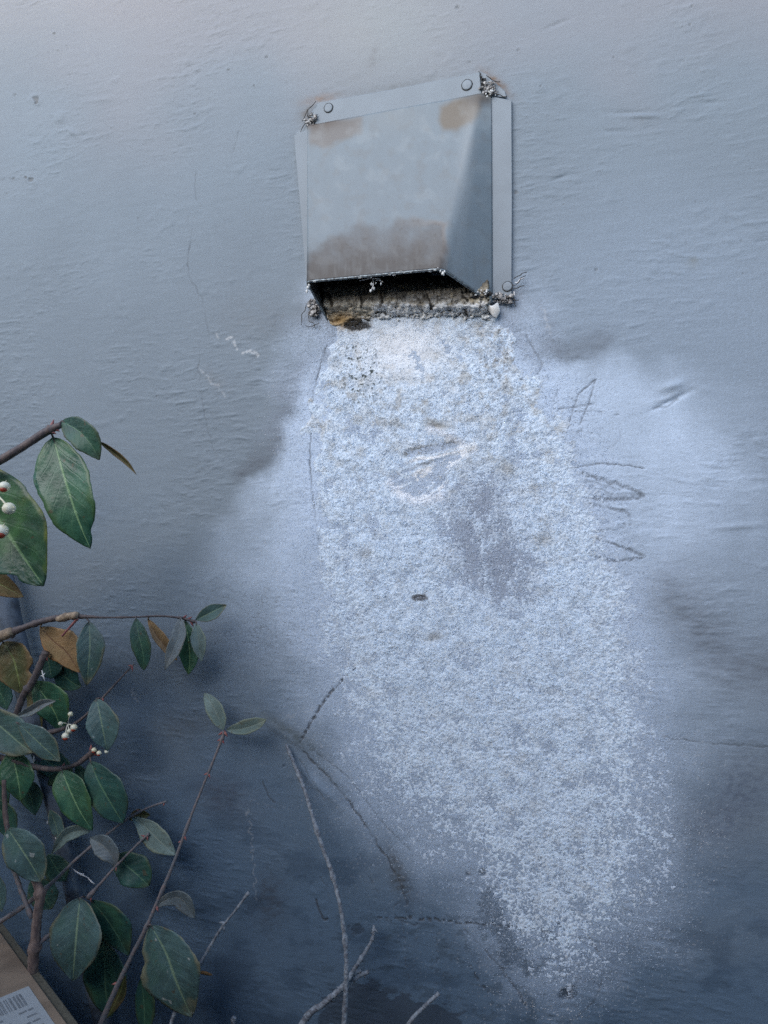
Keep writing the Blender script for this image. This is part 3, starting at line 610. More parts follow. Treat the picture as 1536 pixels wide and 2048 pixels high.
# pale paint flecks and drips stuck on the rim
rr = random.Random(3); mb = MB()
for _ in range(46):
    p = rimp[int(rr.triangular(0, len(rimp) - 1, len(rimp) * .55))]
    mb.ball(p + Vector((rr.uniform(-.001, .001), rr.uniform(-.0012, .0006), rr.uniform(-.0016, .0008))), rr.uniform(.0002, .0006), 5, (rr.uniform(1, 4), 1, .8), .5, _)
for u, v, h, r in ((886,547,HP,.0011),(881,542,HP,.0008),(889,543,HP,.0007),(616,575,HP*.95,.0011),(614,583,HP*.92,.0011),(618,570,HP*.95,.001),(743,568,.03,.0010),(748,577,.03,.0009),(760,560,.031,.0006),(741,582,.03,.0009),(752,566,.03,.0006),(762,567,.03,.0008)):
    mb.ball(Vector(at(u, v, h)), r, 6, (1, 1, 1.3), .35, int(u))
vb(mb, 'paint_drip', M_WHITE)
# duct behind the hood
mb = MB(); cx0 = Vector(at(800, 440, 0)); 
ringo = []; n = 40
for r_, y_ in ((.052, -.0005), (.052, -.004), (.050, -.004), (.050, -.0008)):
    ringo += [cx0 + Vector((r_ * math.cos(2*math.pi*j/n), y_, r_ * math.sin(2*math.pi*j/n))) for j in range(n)]
mb.add(ringo, [(k*n+j, k*n+(j+1)%n, (k+1)*n+(j+1)%n, (k+1)*n+j) for k in range(3) for j in range(n)] + [tuple(3*n+j for j in range(n))])
vb(mb, 'duct_pipe', M_DARK)
# screws
def screw(u, v, r, h, back=.0012):
    mb = MB(); c = Vector(at(u, v, h)); n = 24; R_ = r * pxsize(u, v, h); prof = [(1.0, 0), (1.0, .12), (.94, .18), (.75, .21), (0.0, .22)]
    vs = []; 
    for q_, y in prof[:-1]: vs += [c + Vector((R_ * q_ * math.cos(2*math.pi*j/n), -y * R_, R_ * q_ * math.sin(2*math.pi*j/n))) for j in range(n)]
    vs.append(c + Vector((0, -.22 * R_, 0)))
    fs = [(k*n+j, (k+1)*n+j, (k+1)*n+(j+1)%n, k*n+(j+1)%n) for k in range(3) for j in range(n)] + [(3*n+j, 4*n, 3*n+(j+1)%n) for j in range(n)]
    mb.add(vs, fs); s_ = vb(mb, 'screw', M_SCREW)
    m2 = MB(); m2.tube([Vector(c) + Vector((R_ * 1.08 * math.cos(2*math.pi*j/24), -.0002, R_ * 1.08 * math.sin(2*math.pi*j/24))) for j in range(25)], [.00028] * 25, 5, .4, 2)
    vb(m2, 'grime_ring', M_WISP, parent=s_)
screw(657, 216, 8.6, .0035); screw(934, 170, 10, .0035); screw(1015, 573, 9.2, .0032); 
# sealant lumps at the corners, shiny and dirty
def lumps(name, cen, ru, rv, n, h, mat, seed, rmin=.0003, rmax=.0013):
    rr = random.Random(seed); mb = MB()
    for i in range(n):
        a = rr.uniform(0, 6.28); q = rr.random() ** .6
        p = Vector(at(cen[0] + ru * q * math.cos(a), cen[1] + rv * q * math.sin(a), h + rr.uniform(-.001, .0015)))
        mb.ball(p, rr.uniform(rmin, rmax), 6, (rr.uniform(.6, 2.2), .5, rr.uniform(.4, 1.6)), .5, seed + i)
    return vb(mb, name, mat)
lumps('sealant', (977,177), 17, 15, 70, .004, M_SEAL, 1); lumps('sealant', (622,240), 12, 14, 46, .004, M_SEAL, 2)
lumps('sealant', (965,160), 6, 14, 14, .003, M_DARK, 12, .0004, .001)
lumps('sealant', (1005,598), 26, 12, 60, .003, M_SEAL, 3); lumps('sealant', (957,588), 24, 7, 30, .012, M_DARK, 5, .0004, .0012)
lumps('paint_fleck', (960,584), 22, 9, 26, .013, M_WHITE, 4, .0003, .0007); lumps('paint_fleck', (982,186), 12, 9, 12, .006, M_WHITE, 6, .0003, .0007)
lumps('sealant', (628,618), 12, 22, 44, .003, M_SEAL, 7, .0005, .0016)
mb = MB(); mb.prism([at(968,604,.007), at(984,612,.010), at(996,604,.007), at(1001,622,.006), at(993,638,.004), at(985,632,.006), at(975,618,.007)], [at(968,604,.0005), at(984,612,.0005), at(996,604,.0005), at(1001,622,.0005), at(993,638,.0005), at(985,632,.0005), at(975,618,.0005)])
vb(mb, 'dried_drip', M_WHITE, bevel=.001)
# hairs and lint strings on the vent edge
rr = random.Random(9)
for (a, b, h) in [((1025,560),(1052,545),.004),((1026,572),(1050,552),.005),((1026,580),(1046,574),.004),((1022,590),(1033,612),.003),((1010,598),(1036,598),.003),((612,610),(600,650),.002),((616,630),(628,655),.002),((612,650),(640,650),.001),((965,160),(957,145),.003),((972,150),(1000,166),.003),((604,245),(632,200),.003),((615,235),(600,262),.003),((620,240),(612,222),.003),((990,190),(1012,194),.003)]:
    k = [(a[0] + (b[0]-a[0])*t + rr.uniform(-3,3), a[1] + (b[1]-a[1])*t + rr.uniform(-3,3), h + rr.uniform(0,.002)) for t in (0, .25, .5, .75, 1)]
    mb = MB(); mb.tube([at(*p) for p in catmull(k, 4)], [.00028] * 17, 5, .4, 3); vb(mb, 'dirt_hair', M_WISP)
for (a, b, h) in [((748,552),(742,584),.03),((752,560),(764,562),.03),((1028,582),(1030,592),.004),((1030,566),(1048,558),.0045),((720,560),(760,556),.031)]:
    k = [(a[0] + (b[0]-a[0])*t + rr.uniform(-2,2), a[1] + (b[1]-a[1])*t + rr.uniform(-2,2), h) for t in (0, .3, .6, 1)]
    mb = MB(); mb.tube([at(*p) for p in catmull(k, 4)], [.0004] * 13, 5, .5, 3); vb(mb, 'lint_strand', M_STRAND)
# brown damp ledge of matted lint inside the mouth
eu = np.linspace(636, 992, 260); ev = np.linspace(548, 662, 100); EU, EV = np.meshgrid(eu, ev)
b1 = fbm(EU / 15, EV / 11, 4, 801); b2 = fbm(EU / 5, EV / 5, 3, 805); vertn = fbm(EU / 7, EV / 40, 3, 809)
EH = .0010 + .0025 * np.exp(-((EV - 612 - 7 * b1) / 10) ** 2) + .0120 * sst(538, 580, EV) * sst(650, 585, EV) + .0018 * b1 + .0008 * b2 + .0008 * vertn * sst(620, 590, EV)
ed = np.minimum(np.minimum(EU - 636, 992 - EU) / 14, np.minimum(EV - 548, 640 + 16 * sst(760, 690, EU) - EV + 14 * b1 + 6 * b2) / 12); EH = EH * sst(0, 1, ed) - .002 * sst(.35, 0, ed)
bound = sst(0, 8, (EU - 640) - np.maximum(0, (EV - 610)) * .5 + 7 * b1) * sst(0, 10, (985 - EU) + 8 * b1); EH = EH * bound - .002 * (1 - bound)
ec = np.ones(EU.shape + (3,)) * np.array([.30, .27, .23])
def elay(c, k):
    global ec
    k = np.clip(k, 0, 1)[..., None]; ec = ec * (1 - k) + np.array(c) * k
elay((.26,.27,.28), .6 * blob(EU, EV, 850, 600, 90, 10)); elay((.66,.62,.53), .85 * sst(596, 610, EV + 6 * b1))
elay((.42,.39,.30), .6 * sst(930, 960, EU)); elay((.07,.06,.05), .7 * sst(.25, .5, vertn) * sst(632, 600, EV)); elay((.04,.035,.03), .9 * sst(584, 562, EV + 8 * b1))  # top rows painted near-black as the shade under the lip
elay((.09,.075,.06), .45 * sst(.3, .55, b2) * sst(645, 615, EV)); elay((.80,.83,.87), .95 * sst(600, 616, EV + 10 * b1 + 4 * b2) * sst(735, 760, EU + 20 * b1)); elay((.58,.55,.50), .7 * sst(.05, .3, -b1) * sst(615, 640, EV))
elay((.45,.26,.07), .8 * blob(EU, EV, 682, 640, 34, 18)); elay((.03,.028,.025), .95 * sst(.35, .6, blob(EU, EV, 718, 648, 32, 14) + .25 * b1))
elay((.10,.085,.065), .65 * sst(.05, .45, fbm(EU / 28, EV / 16, 4, 821)) * sst(640, 600, EV)); elay((.50,.40,.24), .35 * sst(.1, .5, fbm(EU / 22, EV / 14, 3, 823)) * sst(640, 620, EV)); elay((.045,.04,.035), .8 * sst(.22, .5, fbm(EU / 8, EV / 14, 4, 825)) * sst(636, 612, EV))
for a, b in (((853,588),(862,618)),((655,585),(664,612)),((722,595),(722,615)),((760,586),(764,606)),((925,592),(935,602)),((930,620),(935,640))):
    d_, _ = dline(EU + 2 * b2, EV, [a, ((a[0]+b[0])/2+2, (a[1]+b[1])/2), b], 20); elay((.03,.025,.02), .9 * sst(3.5, 1.5, d_))
ei = np.arange(EU.size).reshape(EU.shape)
eq = np.stack([ei[:-1, :-1], ei[1:, :-1], ei[1:, 1:], ei[:-1, 1:]], -1).reshape(-1, 4)
led = mesh_np('lint_ledge', at(EU, EV, EH).reshape(-1, 3), eq, M_LINT, col=np.clip(ec, .02, .8).reshape(-1, 3))
tag(led, 'brown and black crust of damp matted lint hanging in the mouth of the vent', 'lint', kind='stuff')

# ------------------------------------------------------------------ plants
def stem(name, pts, mat, parent=None, seed=1, bump=.10, nodes=(), buds=(), n=9, budmat=None):
    """pts: (u, v, height over wall, half width in photo px); nodes: positions 0..1 where it swells; buds: (pos, side, px)"""
    k = catmull([p[:3] for p in pts], n); r = np.interp(np.linspace(0, 1, len(k)), np.linspace(0, 1, len(pts)), [p[3] for p in pts])
    tt = np.linspace(0, 1, len(k))
    for q in nodes: r = r * (1 + .45 * np.exp(-((tt - q) / .012) ** 2))
    P = [Vector(at(*q)) for q in k]; R_ = [r[i] * pxsize(*k[i]) for i in range(len(k))]
    mb = MB(); mb.tube(P, R_, 9, bump, seed)
    for pos, side, sz in buds:
        mb.mi = 1; i = int(pos * (len(k) - 1)); d = (P[min(i + 1, len(P) - 1)] - P[max(i - 1, 0)]).normalized(); sd = d.cross(Vector((0, 1, 0))).normalized() * side
        s_ = sz * pxsize(*k[i]); a = P[i]; b = a + (sd * .8 + d * .7) * s_ * 2.2
        mb.tube([a, a.lerp(b, .5), b], [s_ * .35, s_ * .42, s_ * .05], 6, .15, seed)
    return mb.build(name, [mat, budmat or M_BUD], parent)

def leaf(parent, mid, wl, wr, h, kind, dh=0.0, cup=.25, bend=0.0, peak=.45, seed=0, notch=None, tipw=.5, curl=0.0, pet=None, label=None, roll=0.0):
    """mid: midrib points base->tip in photo px; wl / wr: largest half widths left / right of it; h: height over the wall at the base"""
    k = catmull([(p[0], p[1], 0) for p in mid], 12)[:, :2]
    seg = np.hypot(*(k[1:] - k[:-1]).T); al = np.concatenate([[0], np.cumsum(seg)]); al /= al[-1]
    NT_, NS = 34, 15; t = np.linspace(0, 1, NT_)
    mu = np.interp(t, al, k[:, 0]); mv = np.interp(t, al, k[:, 1])
    tu = np.gradient(mu); tv = np.gradient(mv); L_ = np.hypot(tu, tv); tu /= L_; tv /= L_
    pu, pv = tv, -tu                     # left of the travel direction on the picture when going down = viewer's right
    a = math.log(.5) / math.log(peak); tt = t ** a
    prof = np.sin(math.pi * np.clip(tt, 0, 1)) ** .78
    prof = prof * (1 - tipw * .35 * sst(.75, 1, t))
    rs = np.random.RandomState(seed + 1000); roll = roll + rs.uniform(-.28, .28); cup = cup * rs.uniform(.6, 1.7)
    w_px = max(wl, wr); lpx = seg.sum(); sc = pxsize(mid[0][0], mid[0][1], h)
    S = np.linspace(-1, 1, NS); verts = []; uvs = []
    saw = lambda x, sd: 1 + .022 * (2 * ((x * lpx / 9 + sd) % 1) - 1) + .05 * np.sin(x * 7 + seed) + .035 * np.sin(x * 17 + seed * 2.3)
    wob = rs.uniform(-1, 1, 4)
    for i in range(NT_):
        for s in S:
            ww = (wr if s > 0 else wl) * prof[i] * (saw(t[i], .3 if s > 0 else .7))
            if notch and ((s > 0) == (notch[1] > 0)):
                ww *= 1 - notch[2] * math.exp(-((t[i] - notch[0]) / notch[3]) ** 2)
            u = mu[i] + pu[i] * s * ww; v = mv[i] + pv[i] * s * ww
            ap = abs(s) * ww * sc
            hh = h + dh * t[i] + bend * math.sin(math.pi * t[i]) + cup * ap + curl * (abs(s) ** 3) * ww * sc + roll * s * ww * sc
            hh += (w_px * sc) * (.07 * wob[0] * math.sin(5 * t[i] + 2 * s + wob[1] * 3) + .05 * wob[2] * math.sin(11 * t[i] + wob[3] * 3) * abs(s)
                                 - .025 * abs(s) * (1 - abs(s)) * 4 * math.cos(2 * math.pi * (7 * t[i] - 2.1 * abs(s))) )
            verts.append((u, v, max(hh, .002))); uvs.append((s * .5 + .5, t[i]))
    va = np.array(verts); W = at(va[:, 0], va[:, 1], va[:, 2])
    ii = np.arange(NT_ * NS).reshape(NT_, NS); q = np.stack([ii[:-1, :-1], ii[1:, :-1], ii[1:, 1:], ii[:-1, 1:]], -1).reshape(-1, 4)
    o = mesh_np('leaf', W, q, L[kind], parent=parent, uv=uvs)
    m = o.modifiers.new('thickness', 'SOLIDIFY'); m.thickness = .00035; m.offset = 0
    if pet:
        mb = MB(); p0 = Vector(at(*pet)); p1 = Vector(W[NS // 2]); p2 = Vector(W[NS * 2 + NS // 2])
        mb.tube([p0, p0.lerp(p1, .5) + Vector((0, 0, .0006)), p1, p2], [.0008, .0007, .0007, .0003], 6, .1, seed)
        mb.build('petiole', M_BUD, o) if False else mb.build('petiole', M_STEM_P if kind != 'brown' else M_TORN, o)
    if label: o['label'] = label
    return o

def berry(parent, u, v, h, r, seed=1, open_=1, stalk=None, name='berry'):
    """cream husk split to show the red seed"""
    R_ = r * pxsize(u, v, h); c = Vector(at(u, v, h)); mb = MB(); rr = random.Random(seed)
    mb.ball(c, R_, 14, (1, 1, .92), .02, seed)
    for k in range(4):
        a = rr.uniform(-.6, .6) + k * .5 - .7
        mb.tube([c + Vector((R_ * .8 * math.cos(a), -R_ * .2, -R_ * .8 * math.sin(a))), c + Vector((R_ * 1.35 * math.cos(a), -R_ * .1, -R_ * 1.3 * math.sin(a)))], [R_ * .10, R_ * .02], 5)
    if stalk:
        s0 = Vector(at(*stalk)); mb.tube([s0, s0.lerp(c, .5) + Vector((0, -.0005, .001)), c], [R_ * .16, R_ * .14, R_ * .3], 6)
    if open_:
        mb.mi = 1; mb.ball(c + Vector((R_ * .30 * rr.uniform(.3, 1), -R_ * .42, -R_ * .55)), R_ * .66, 10, (1, 1, .8), .02, seed)
    return mb.build(name, [M_BERRYW, M_BERRYR], parent)

shrub = empty('evergreen_shrub', tuple(at(-330, 1990, .09)))
shrub.location.z = 0; SV = Vector(shrub.location)
tag(shrub, 'evergreen shrub with glossy leaves, red buds and cream berries left of the vent', 'shrub')

# main stems off to the left, rooted in the ground
root = tuple(px_of(SV.x, SV.y, 0.0)); 
def root_stem(pts, r0, r1, seed, mat=M_STEM_B):
    P = [SV + Vector((.01 * seed, 0, 0))] + [Vector(at(*p)) for p in pts]
    k = catmull(P, 10); R_ = np.linspace(r0, r1, len(k)); mb = MB(); mb.tube([Vector(q) for q in k], R_, 10, .08, seed)
    return mb.build('trunk', mat, shrub)
root_stem([(-330,1700,.10),(-300,1350,.12),(-230,1080,.14),(-120,985,.155),(-20,932,.16)], .0065, .0030, 1)
root_stem([(-250,1650,.08),(-220,1400,.07),(-90,1310,.055),(-14,1276,.05)], .0055, .0026, 2)
root_stem([(-200,1700,.07),(-120,1600,.06),(-14,1505,.052)], .005, .0022, 3)

# top branch, nearest the lens
b = stem('branch', [(-22,934,.16,9),(40,897,.158,8),(85,868,.156,8.5),(105,857,.155,8),(122,850,.154,6)], M_STEM_P, shrub, 2, .05, (.7,), [(.66,-1,8),(.72,1,9),(.8,-1,7)])
leaf(b, [(106,874),(128,950),(150,1020),(166,1062),(181,1097)], 63, 50, .150, 'vivid', .004, .16, .006, .43, 1, (.86, 1, .28, .05), pet=(101,866,.155))
leaf(b, [(124,842),(158,862),(182,888),(199,920)], 32, 27, .152, 'dark', .002, .35, .004, .42, 2, pet=(118,851,.154), roll=.25)
leaf(b, [(200,884),(228,905),(252,925),(273,949)], 5, 6, .148, 'olive', -.004, .9, 0, .4, 3, pet=(180,862,.151))
b2 = stem('branch', [(-60,1030,.158,4),(-20,1000,.164,3.5),(-6,985,.168,3)], M_STEM_G, shrub, 3)
leaf(b2, [(-72,905),(-25,1000),(25,1080),(62,1135),(88,1172)], 88, 80, .150, 'big', .002, .14, .004, .50, 4, (.84, -1, .28, .035), tipw=.1, pet=(-100,880,.155))
leaf(b2, [(-60,1140),(0,1168),(47,1194)], 24, 22, .140, 'olive', -.002, .2, 0, .5, 5)
berry(b2, 9, 973, .170, 11, 1, 1, (-16,982,.168)); berry(b2, 18, 1017, .170, 13, 2, 0, (-4,992,.170)); berry(b2, 3, 1062, .170, 14, 3, 1, (-14,1040,.168))

# the horizontal spray
b = stem('branch', [(-18,1279,.050,10),(14,1268,.050,10),(30,1262,.049,7.5),(70,1247,.047,5.5),(112,1236,.045,6.5),(160,1233,.043,4.6),(210,1235,.040,2.1),(270,1234,.036,1.9),(320,1232,.031,2.0),(362,1236,.027,2.3),(390,1244,.024,3.5)], M_STEM_P, shrub, 5, .10, (.16, .30, .66, .9), [(.28,1,4),(.95,1,5),(.97,-1,6),(.92,1,5)])
mb = MB()
for pts, r_ in (([(-20,1281,.052),(-2,1274,.053),(24,1263,.052)], (10, 11, 8)), ([(116,1238,.046),(135,1233,.046),(156,1231,.045)], (6, 8, 6.5))):
    mb = MB(); mb.tube([at(*p) for p in catmull(pts, 5)], np.interp(np.linspace(0, 1, 11), [0, .5, 1], [x * .00046 for x in r_]), 8, .2, 4)
    mb.build('torn_bark', M_TORN, b)
stem('side_twig', [(156,1236,.045,3.2),(142,1252,.047,2.4),(124,1272,.050,2)], M_BUD, b, 6, .2)
leaf(b, [(80,1254),(108,1283),(134,1305),(159,1345)], 30, 36, .038, 'brown', .003, .12, .002, .50, 11, pet=(88,1242,.046), label='dry tan leaf', tipw=.2)
leaf(b, [(178,1243),(180,1290),(177,1330),(173,1371)], 27, 29, .044, 'teal', .004, .18, .004, .45, 12, pet=(170,1235,.042), tipw=.1)
leaf(b, [(272,1236),(278,1270),(286,1305),(288,1341)], 21, 19, .037, 'dark', .002, .22, .003, .5, 13, pet=(272,1233,.036), tipw=.1)
leaf(b, [(296,1238),(312,1268),(330,1292),(354,1321)], 11, 15, .024, 'brown', .0, .3, .001, .5, 14, pet=(300,1232,.033), label='dry tan leaf, narrow')
leaf(b, [(362,1236),(357,1270),(344,1305),(330,1339)], 15, 16, .034, 'grey', .006, .3, .003, .42, 15, pet=(364,1236,.027))
leaf(b, [(370,1240),(377,1280),(380,1315),(377,1349)], 23, 19, .022, 'vivid', .002, .25, .002, .5, 16, pet=(372,1238,.026), tipw=.1)
leaf(b, [(393,1247),(396,1272),(400,1300),(403,1323)], 16, 14, .026, 'pale', .002, .2, .002, .45, 17, pet=(391,1243,.025), tipw=.1)
leaf(b, [(391,1240),(408,1232),(430,1221),(453,1210)], 15, 15, .025, 'teal', -.004, .3, .002, .5, 18)

# left cluster
b = stem('branch', [(92,1304,.046,8),(80,1330,.047,7),(64,1365,.048,7),(46,1392,.048,6.5),(32,1430,.048,6.5),(22,1450,.049,7),(0,1485,.050,7),(-40,1540,.052,7)], M_STEM_P, shrub, 8, .12, (.35, .7), [(.02,1,7),(.04,-1,6),(.36,1,5),(.72,-1,6)])
leaf(b, [(6,1284),(26,1315),(36,1350),(42,1387)], 46, 38, .038, 'olive', .002, .15, .002, .46, 21, (.62, 1, .35, .08), pet=(-6,1278,.05))
leaf(b, [(92,1306),(98,1330),(104,1357)], 22, 24, .030, 'dark', 0, .2, 0, .6, 22, tipw=0)
leaf(b, [(104,1338),(128,1352),(150,1368),(163,1372)], 24, 22, .026, 'dark', 0, .15, 0, .5, 23, tipw=0)
leaf(b, [(66,1362),(92,1396),(112,1430),(122,1462)], 30, 37, .036, 'vivid', .0, .2, .003, .5, 24, pet=(60,1370,.047), tipw=.1)
leaf(b, [(60,1368),(55,1395),(50,1425)], 15, 15, .028, 'olive', 0, .2, 0, .5, 25)
leaf(b, [(32,1434),(58,1424),(86,1408),(112,1402)], 9, 11, .052, 'grey', .004, .5, .003, .5, 26, pet=(28,1440,.049))
leaf(b, [(-40,1424),(0,1452),(40,1486),(66,1506)], 44, 40, .050, 'teal', .004, .14, .002, .5, 27)
leaf(b, [(36,1446),(62,1470),(92,1498),(121,1523)], 23, 29, .056, 'teal', .002, .2, .002, .5, 28, pet=(26,1446,.05))
leaf(b, [(22,1500),(30,1530),(38,1570),(42,1603)], 36, 33, .044, 'vivid', .002, .2, .002, .45, 29, tipw=.1)
leaf(b, [(-22,1530),(-6,1570),(2,1610),(6,1645)], 26, 20, .036, 'dark', 0, .2, 0, .5, 30)
leaf(b, [(60,1500),(90,1520),(120,1545),(96,1570)], 26, 30, .026, 'dark', 0, .1, 0, .5, 31)
leaf(b, [(46,1398),(66,1430),(82,1462)], 16, 16, .022, 'olive', 0, .2, 0, .5, 35)
leaf(b, [(-30,1370),(0,1385),(14,1420)], 22, 22, .024, 'dark', 0, .2, 0, .5, 36)
b = stem('branch', [(-14,1512,.045,7),(30,1522,.044,6),(66,1533,.043,6),(110,1538,.042,5),(150,1530,.042,4.5),(172,1515,.042,5.5),(190,1500,.043,6.5)], M_STEM_P, shrub, 9, .1, (.55,), [(.56,1,6),(.93,1,8),(.95,-1,8)])
leaf(b, [(124,1540),(140,1580),(160,1622),(185,1661)], 36, 33, .046, 'vivid', .003, .2, .004, .42, 32, pet=(120,1537,.043))
leaf(b, [(181,1522),(196,1560),(218,1600),(246,1646)], 38, 42, .044, 'dark', .003, .16, .004, .5, 33, pet=(180,1512,.043), tipw=.1)
leaf(b, [(154,1530),(168,1560),(180,1594)], 14, 13, .032, 'dark', 0, .2, 0, .4, 34)
for u, v in ((188,1500),(198,1506)): berry(b, u, v, .046, 5, u, 1)
berry(b, 213, 1503, .044, 4.2, 5, 0)
# berry spray and the small right twig
b = stem('branch', [(268,1328,.030,1.5),(238,1360,.034,1.9),(206,1395,.038,2.3),(170,1432,.040,2.6),(140,1452,.042,3.4),(98,1466,.044,6),(60,1480,.046,6)], M_STEM_P, shrub, 10, .15, (.36,), [(.02,1,5),(.03,-1,4),(.35,1,5),(.37,-1,5)])
leaf(b, [(193,1397),(200,1430),(207,1466),(214,1502)], 31, 34, .042, 'teal', .003, .22, .003, .48, 41, (.93, -1, .5, .06), pet=(202,1397,.038), tipw=-.3)
for i, (u, v, r, op) in enumerate(((141,1428,5,0),(148,1455,7,1),(139,1462,5,0),(131,1472,7.5,1),(121,1447,4.5,0))):
    berry(b, u, v, .048, r, 50 + i, op, (136,1448,.044))

leaf(b, [(40,1560),(60,1590),(70,1630)], 22, 24, .030, 'dark', 0, .2, 0, .5, 37)
leaf(b, [(-20,1600),(8,1630),(24,1680)], 26, 24, .040, 'dark', 0, .2, 0, .5, 38)
leaf(b, [(100,1620),(112,1650),(118,1680)], 14, 16, .030, 'teal', 0, .3, 0, .5, 39)
# twig running down left behind the leaves
b = stem('branch', [(333,1603,.026,2.4),(300,1614,.028,2),(262,1633,.031,2.2),(215,1668,.035,2.5),(160,1712,.040,3),(110,1760,.045,3.6),(82,1785,.049,5),(40,1818,.052,5),(-30,1862,.056,5)], M_STEM_G, shrub, 12, .12, (.2,.45,.7), [(.02,1,4),(.2,-1,4)])
leaf(b, [(262,1632),(292,1654),(322,1684),(352,1710)], 27, 21, .030, 'pale', .002, .2, .003, .55, 42, pet=(258,1635,.031), tipw=0)
leaf(b, [(258,1640),(276,1632),(300,1630)], 10, 13, .022, 'olive', 0, .3, 0, .5, 43)
leaf(b, [(181,1663),(158,1661),(130,1672),(103,1708)], 12, 14, .038, 'pale', .002, .4, .004, .45, 44)
b = stem('branch', [(298,1667,.036,2.8),(270,1694,.038,2.4),(236,1728,.041,2.5),(200,1768,.045,2.8),(176,1796,.048,5.5)], M_STEM_G, shrub, 13, .14, (.5,.9), [(.04,1,5),(.06,-1,5),(.55,1,5),(.97,1,6)])
leaf(b, [(232,1733),(224,1712),(205,1690),(180,1676)], 22, 26, .040, 'grey', .002, .3, .003, .55, 45, tipw=0)
leaf(b, [(228,1712),(252,1730),(278,1752),(298,1772)], 36, 38, .030, 'dark', .0, .12, .002, .5, 46, tipw=0)
leaf(b, [(160,1796),(155,1850),(150,1905),(146,1962)], 54, 50, .056, 'teal', .004, .12, .005, .45, 47, pet=(170,1794,.049), tipw=0)
leaf(b, [(182,1800),(208,1830),(235,1870),(257,1911)], 30, 34, .044, 'dark', .0, .16, .002, .5, 48, pet=(176,1796,.048))
leaf(b, [(204,1880),(210,1930),(212,1985),(222,2034)], 42, 40, .036, 'dark', .0, .14, .002, .5, 49, tipw=0)

# the long rising stem with two pale leaves at its tip
b = stem('branch', [(448,1462,.020,3.4),(444,1478,.021,3.2),(420,1538,.026,2.2),(385,1625,.033,2.6),(347,1727,.041,3.2),(312,1810,.047,3.6),(294,1852,.050,4),(262,1915,.054,4.6),(230,1982,.058,5.2),(196,2062,.063,6.5),(150,2180,.07,7)], M_STEM_G, shrub, 14, .08, (.10,.2,.33,.46,.6), [(.0,1,6),(.02,-1,6),(.10,1,5),(.10,-1,5),(.22,1,4.5),(.22,-1,4.5),(.345,1,5),(.36,-1,4),(.5,1,6),(.78,-1,7)])
leaf(b, [(447,1460),(437,1434),(424,1408),(409,1386)], 17, 19, .021, 'pale', -.002, .2, .002, .5, 51, tipw=0)
leaf(b, [(453,1460),(480,1458),(508,1450),(533,1439)], 14, 17, .021, 'pale', .003, .25, .002, .5, 52, tipw=0)
leaf(b, [(304,1822),(330,1800),(362,1797),(390,1836)], 20, 14, .030, 'grey', .0, .3, .003, .6, 53, tipw=-.4)
leaf(b, [(302,1850),(332,1905),(354,1965),(384,2034)], 62, 52, .056, 'teal', .003, .10, .006, .47, 54, (.30, -1, .14, .08), pet=(295,1852,.051), tipw=0)
leaf(b, [(250,1950),(240,1985),(214,2036)], 15, 12, .050, 'olive', 0, .2, 0, .5, 55)
leaf(b, [(282,1955),(288,2005),(290,2075)], 18, 22, .040, 'dark', 0, .2, 0, .5, 56)
# brown stem in front of the box
b = stem('branch', [(8,1560,.060,4),(12,1640,.062,5),(26,1690,.063,5),(58,1740,.064,6),(79,1784,.065,9),(74,1835,.066,9),(70,1888,.067,10),(64,1950,.068,11),(56,2010,.070,12),(48,2100,.072,13)], M_STEM_B, shrub, 15, .12, (.45,.68), [(.36,1,6),(.46,-1,6)])
leaf(b, [(15,1656),(38,1690),(60,1724),(83,1763)], 44, 42, .066, 'teal', .002, .12, .004, .5, 57, pet=(12,1652,.062), tipw=0)
leaf(b, [(62,1760),(80,1782),(104,1818)], 32, 34, .036, 'dark', 0, .1, 0, .5, 58, tipw=0)
leaf(b, [(96,1708),(112,1735),(132,1762)], 28, 26, .032, 'dark', 0, .1, 0, .5, 59)
leaf(b, [(-16,1736),(-4,1772),(4,1824)], 16, 14, .064, 'teal', 0, .2, 0, .5, 60)
stem('side_twig', [(20,1718,.060,4),(38,1770,.062,4.5),(64,1836,.066,5)], M_STEM_G, b, 16, .15, (.9,))
stem('side_twig', [(72,1892,.067,5),(96,1872,.06,4.5),(150,1838,.05,4)], M_STEM_G, b, 17, .15)
# cut twig to the right of the big leaf
b = stem('branch', [(498,1784,.012,3),(470,1822,.016,2.4),(440,1860,.020,2.6),(402,1925,.028,3),(360,2000,.040,4),(330,2080,.05,4)], M_BARE, shrub, 18, .2, (.02,.35,.6), [(.36,1,6),(.34,-1,6),(.62,-1,3)], budmat=M_BARE)
mb = MB(); mb.tube([at(398,1944,.03), at(412,1946,.03), at(424,1950,.029)], [.0012, .0016, .0006], 6, .2); mb.build('leaf_scrap', M_ORANGE, b)

for ch in list(shrub.children): 
    ch.data.transform(Matrix.Translation(-SV))
    for c2 in ch.children: c2.data.transform(Matrix.Translation(-SV))
for ch in list(shrub.children):
    for c2 in list(ch.children):
        for c3 in list(c2.children): c3.data.transform(Matrix.Translation(-SV))

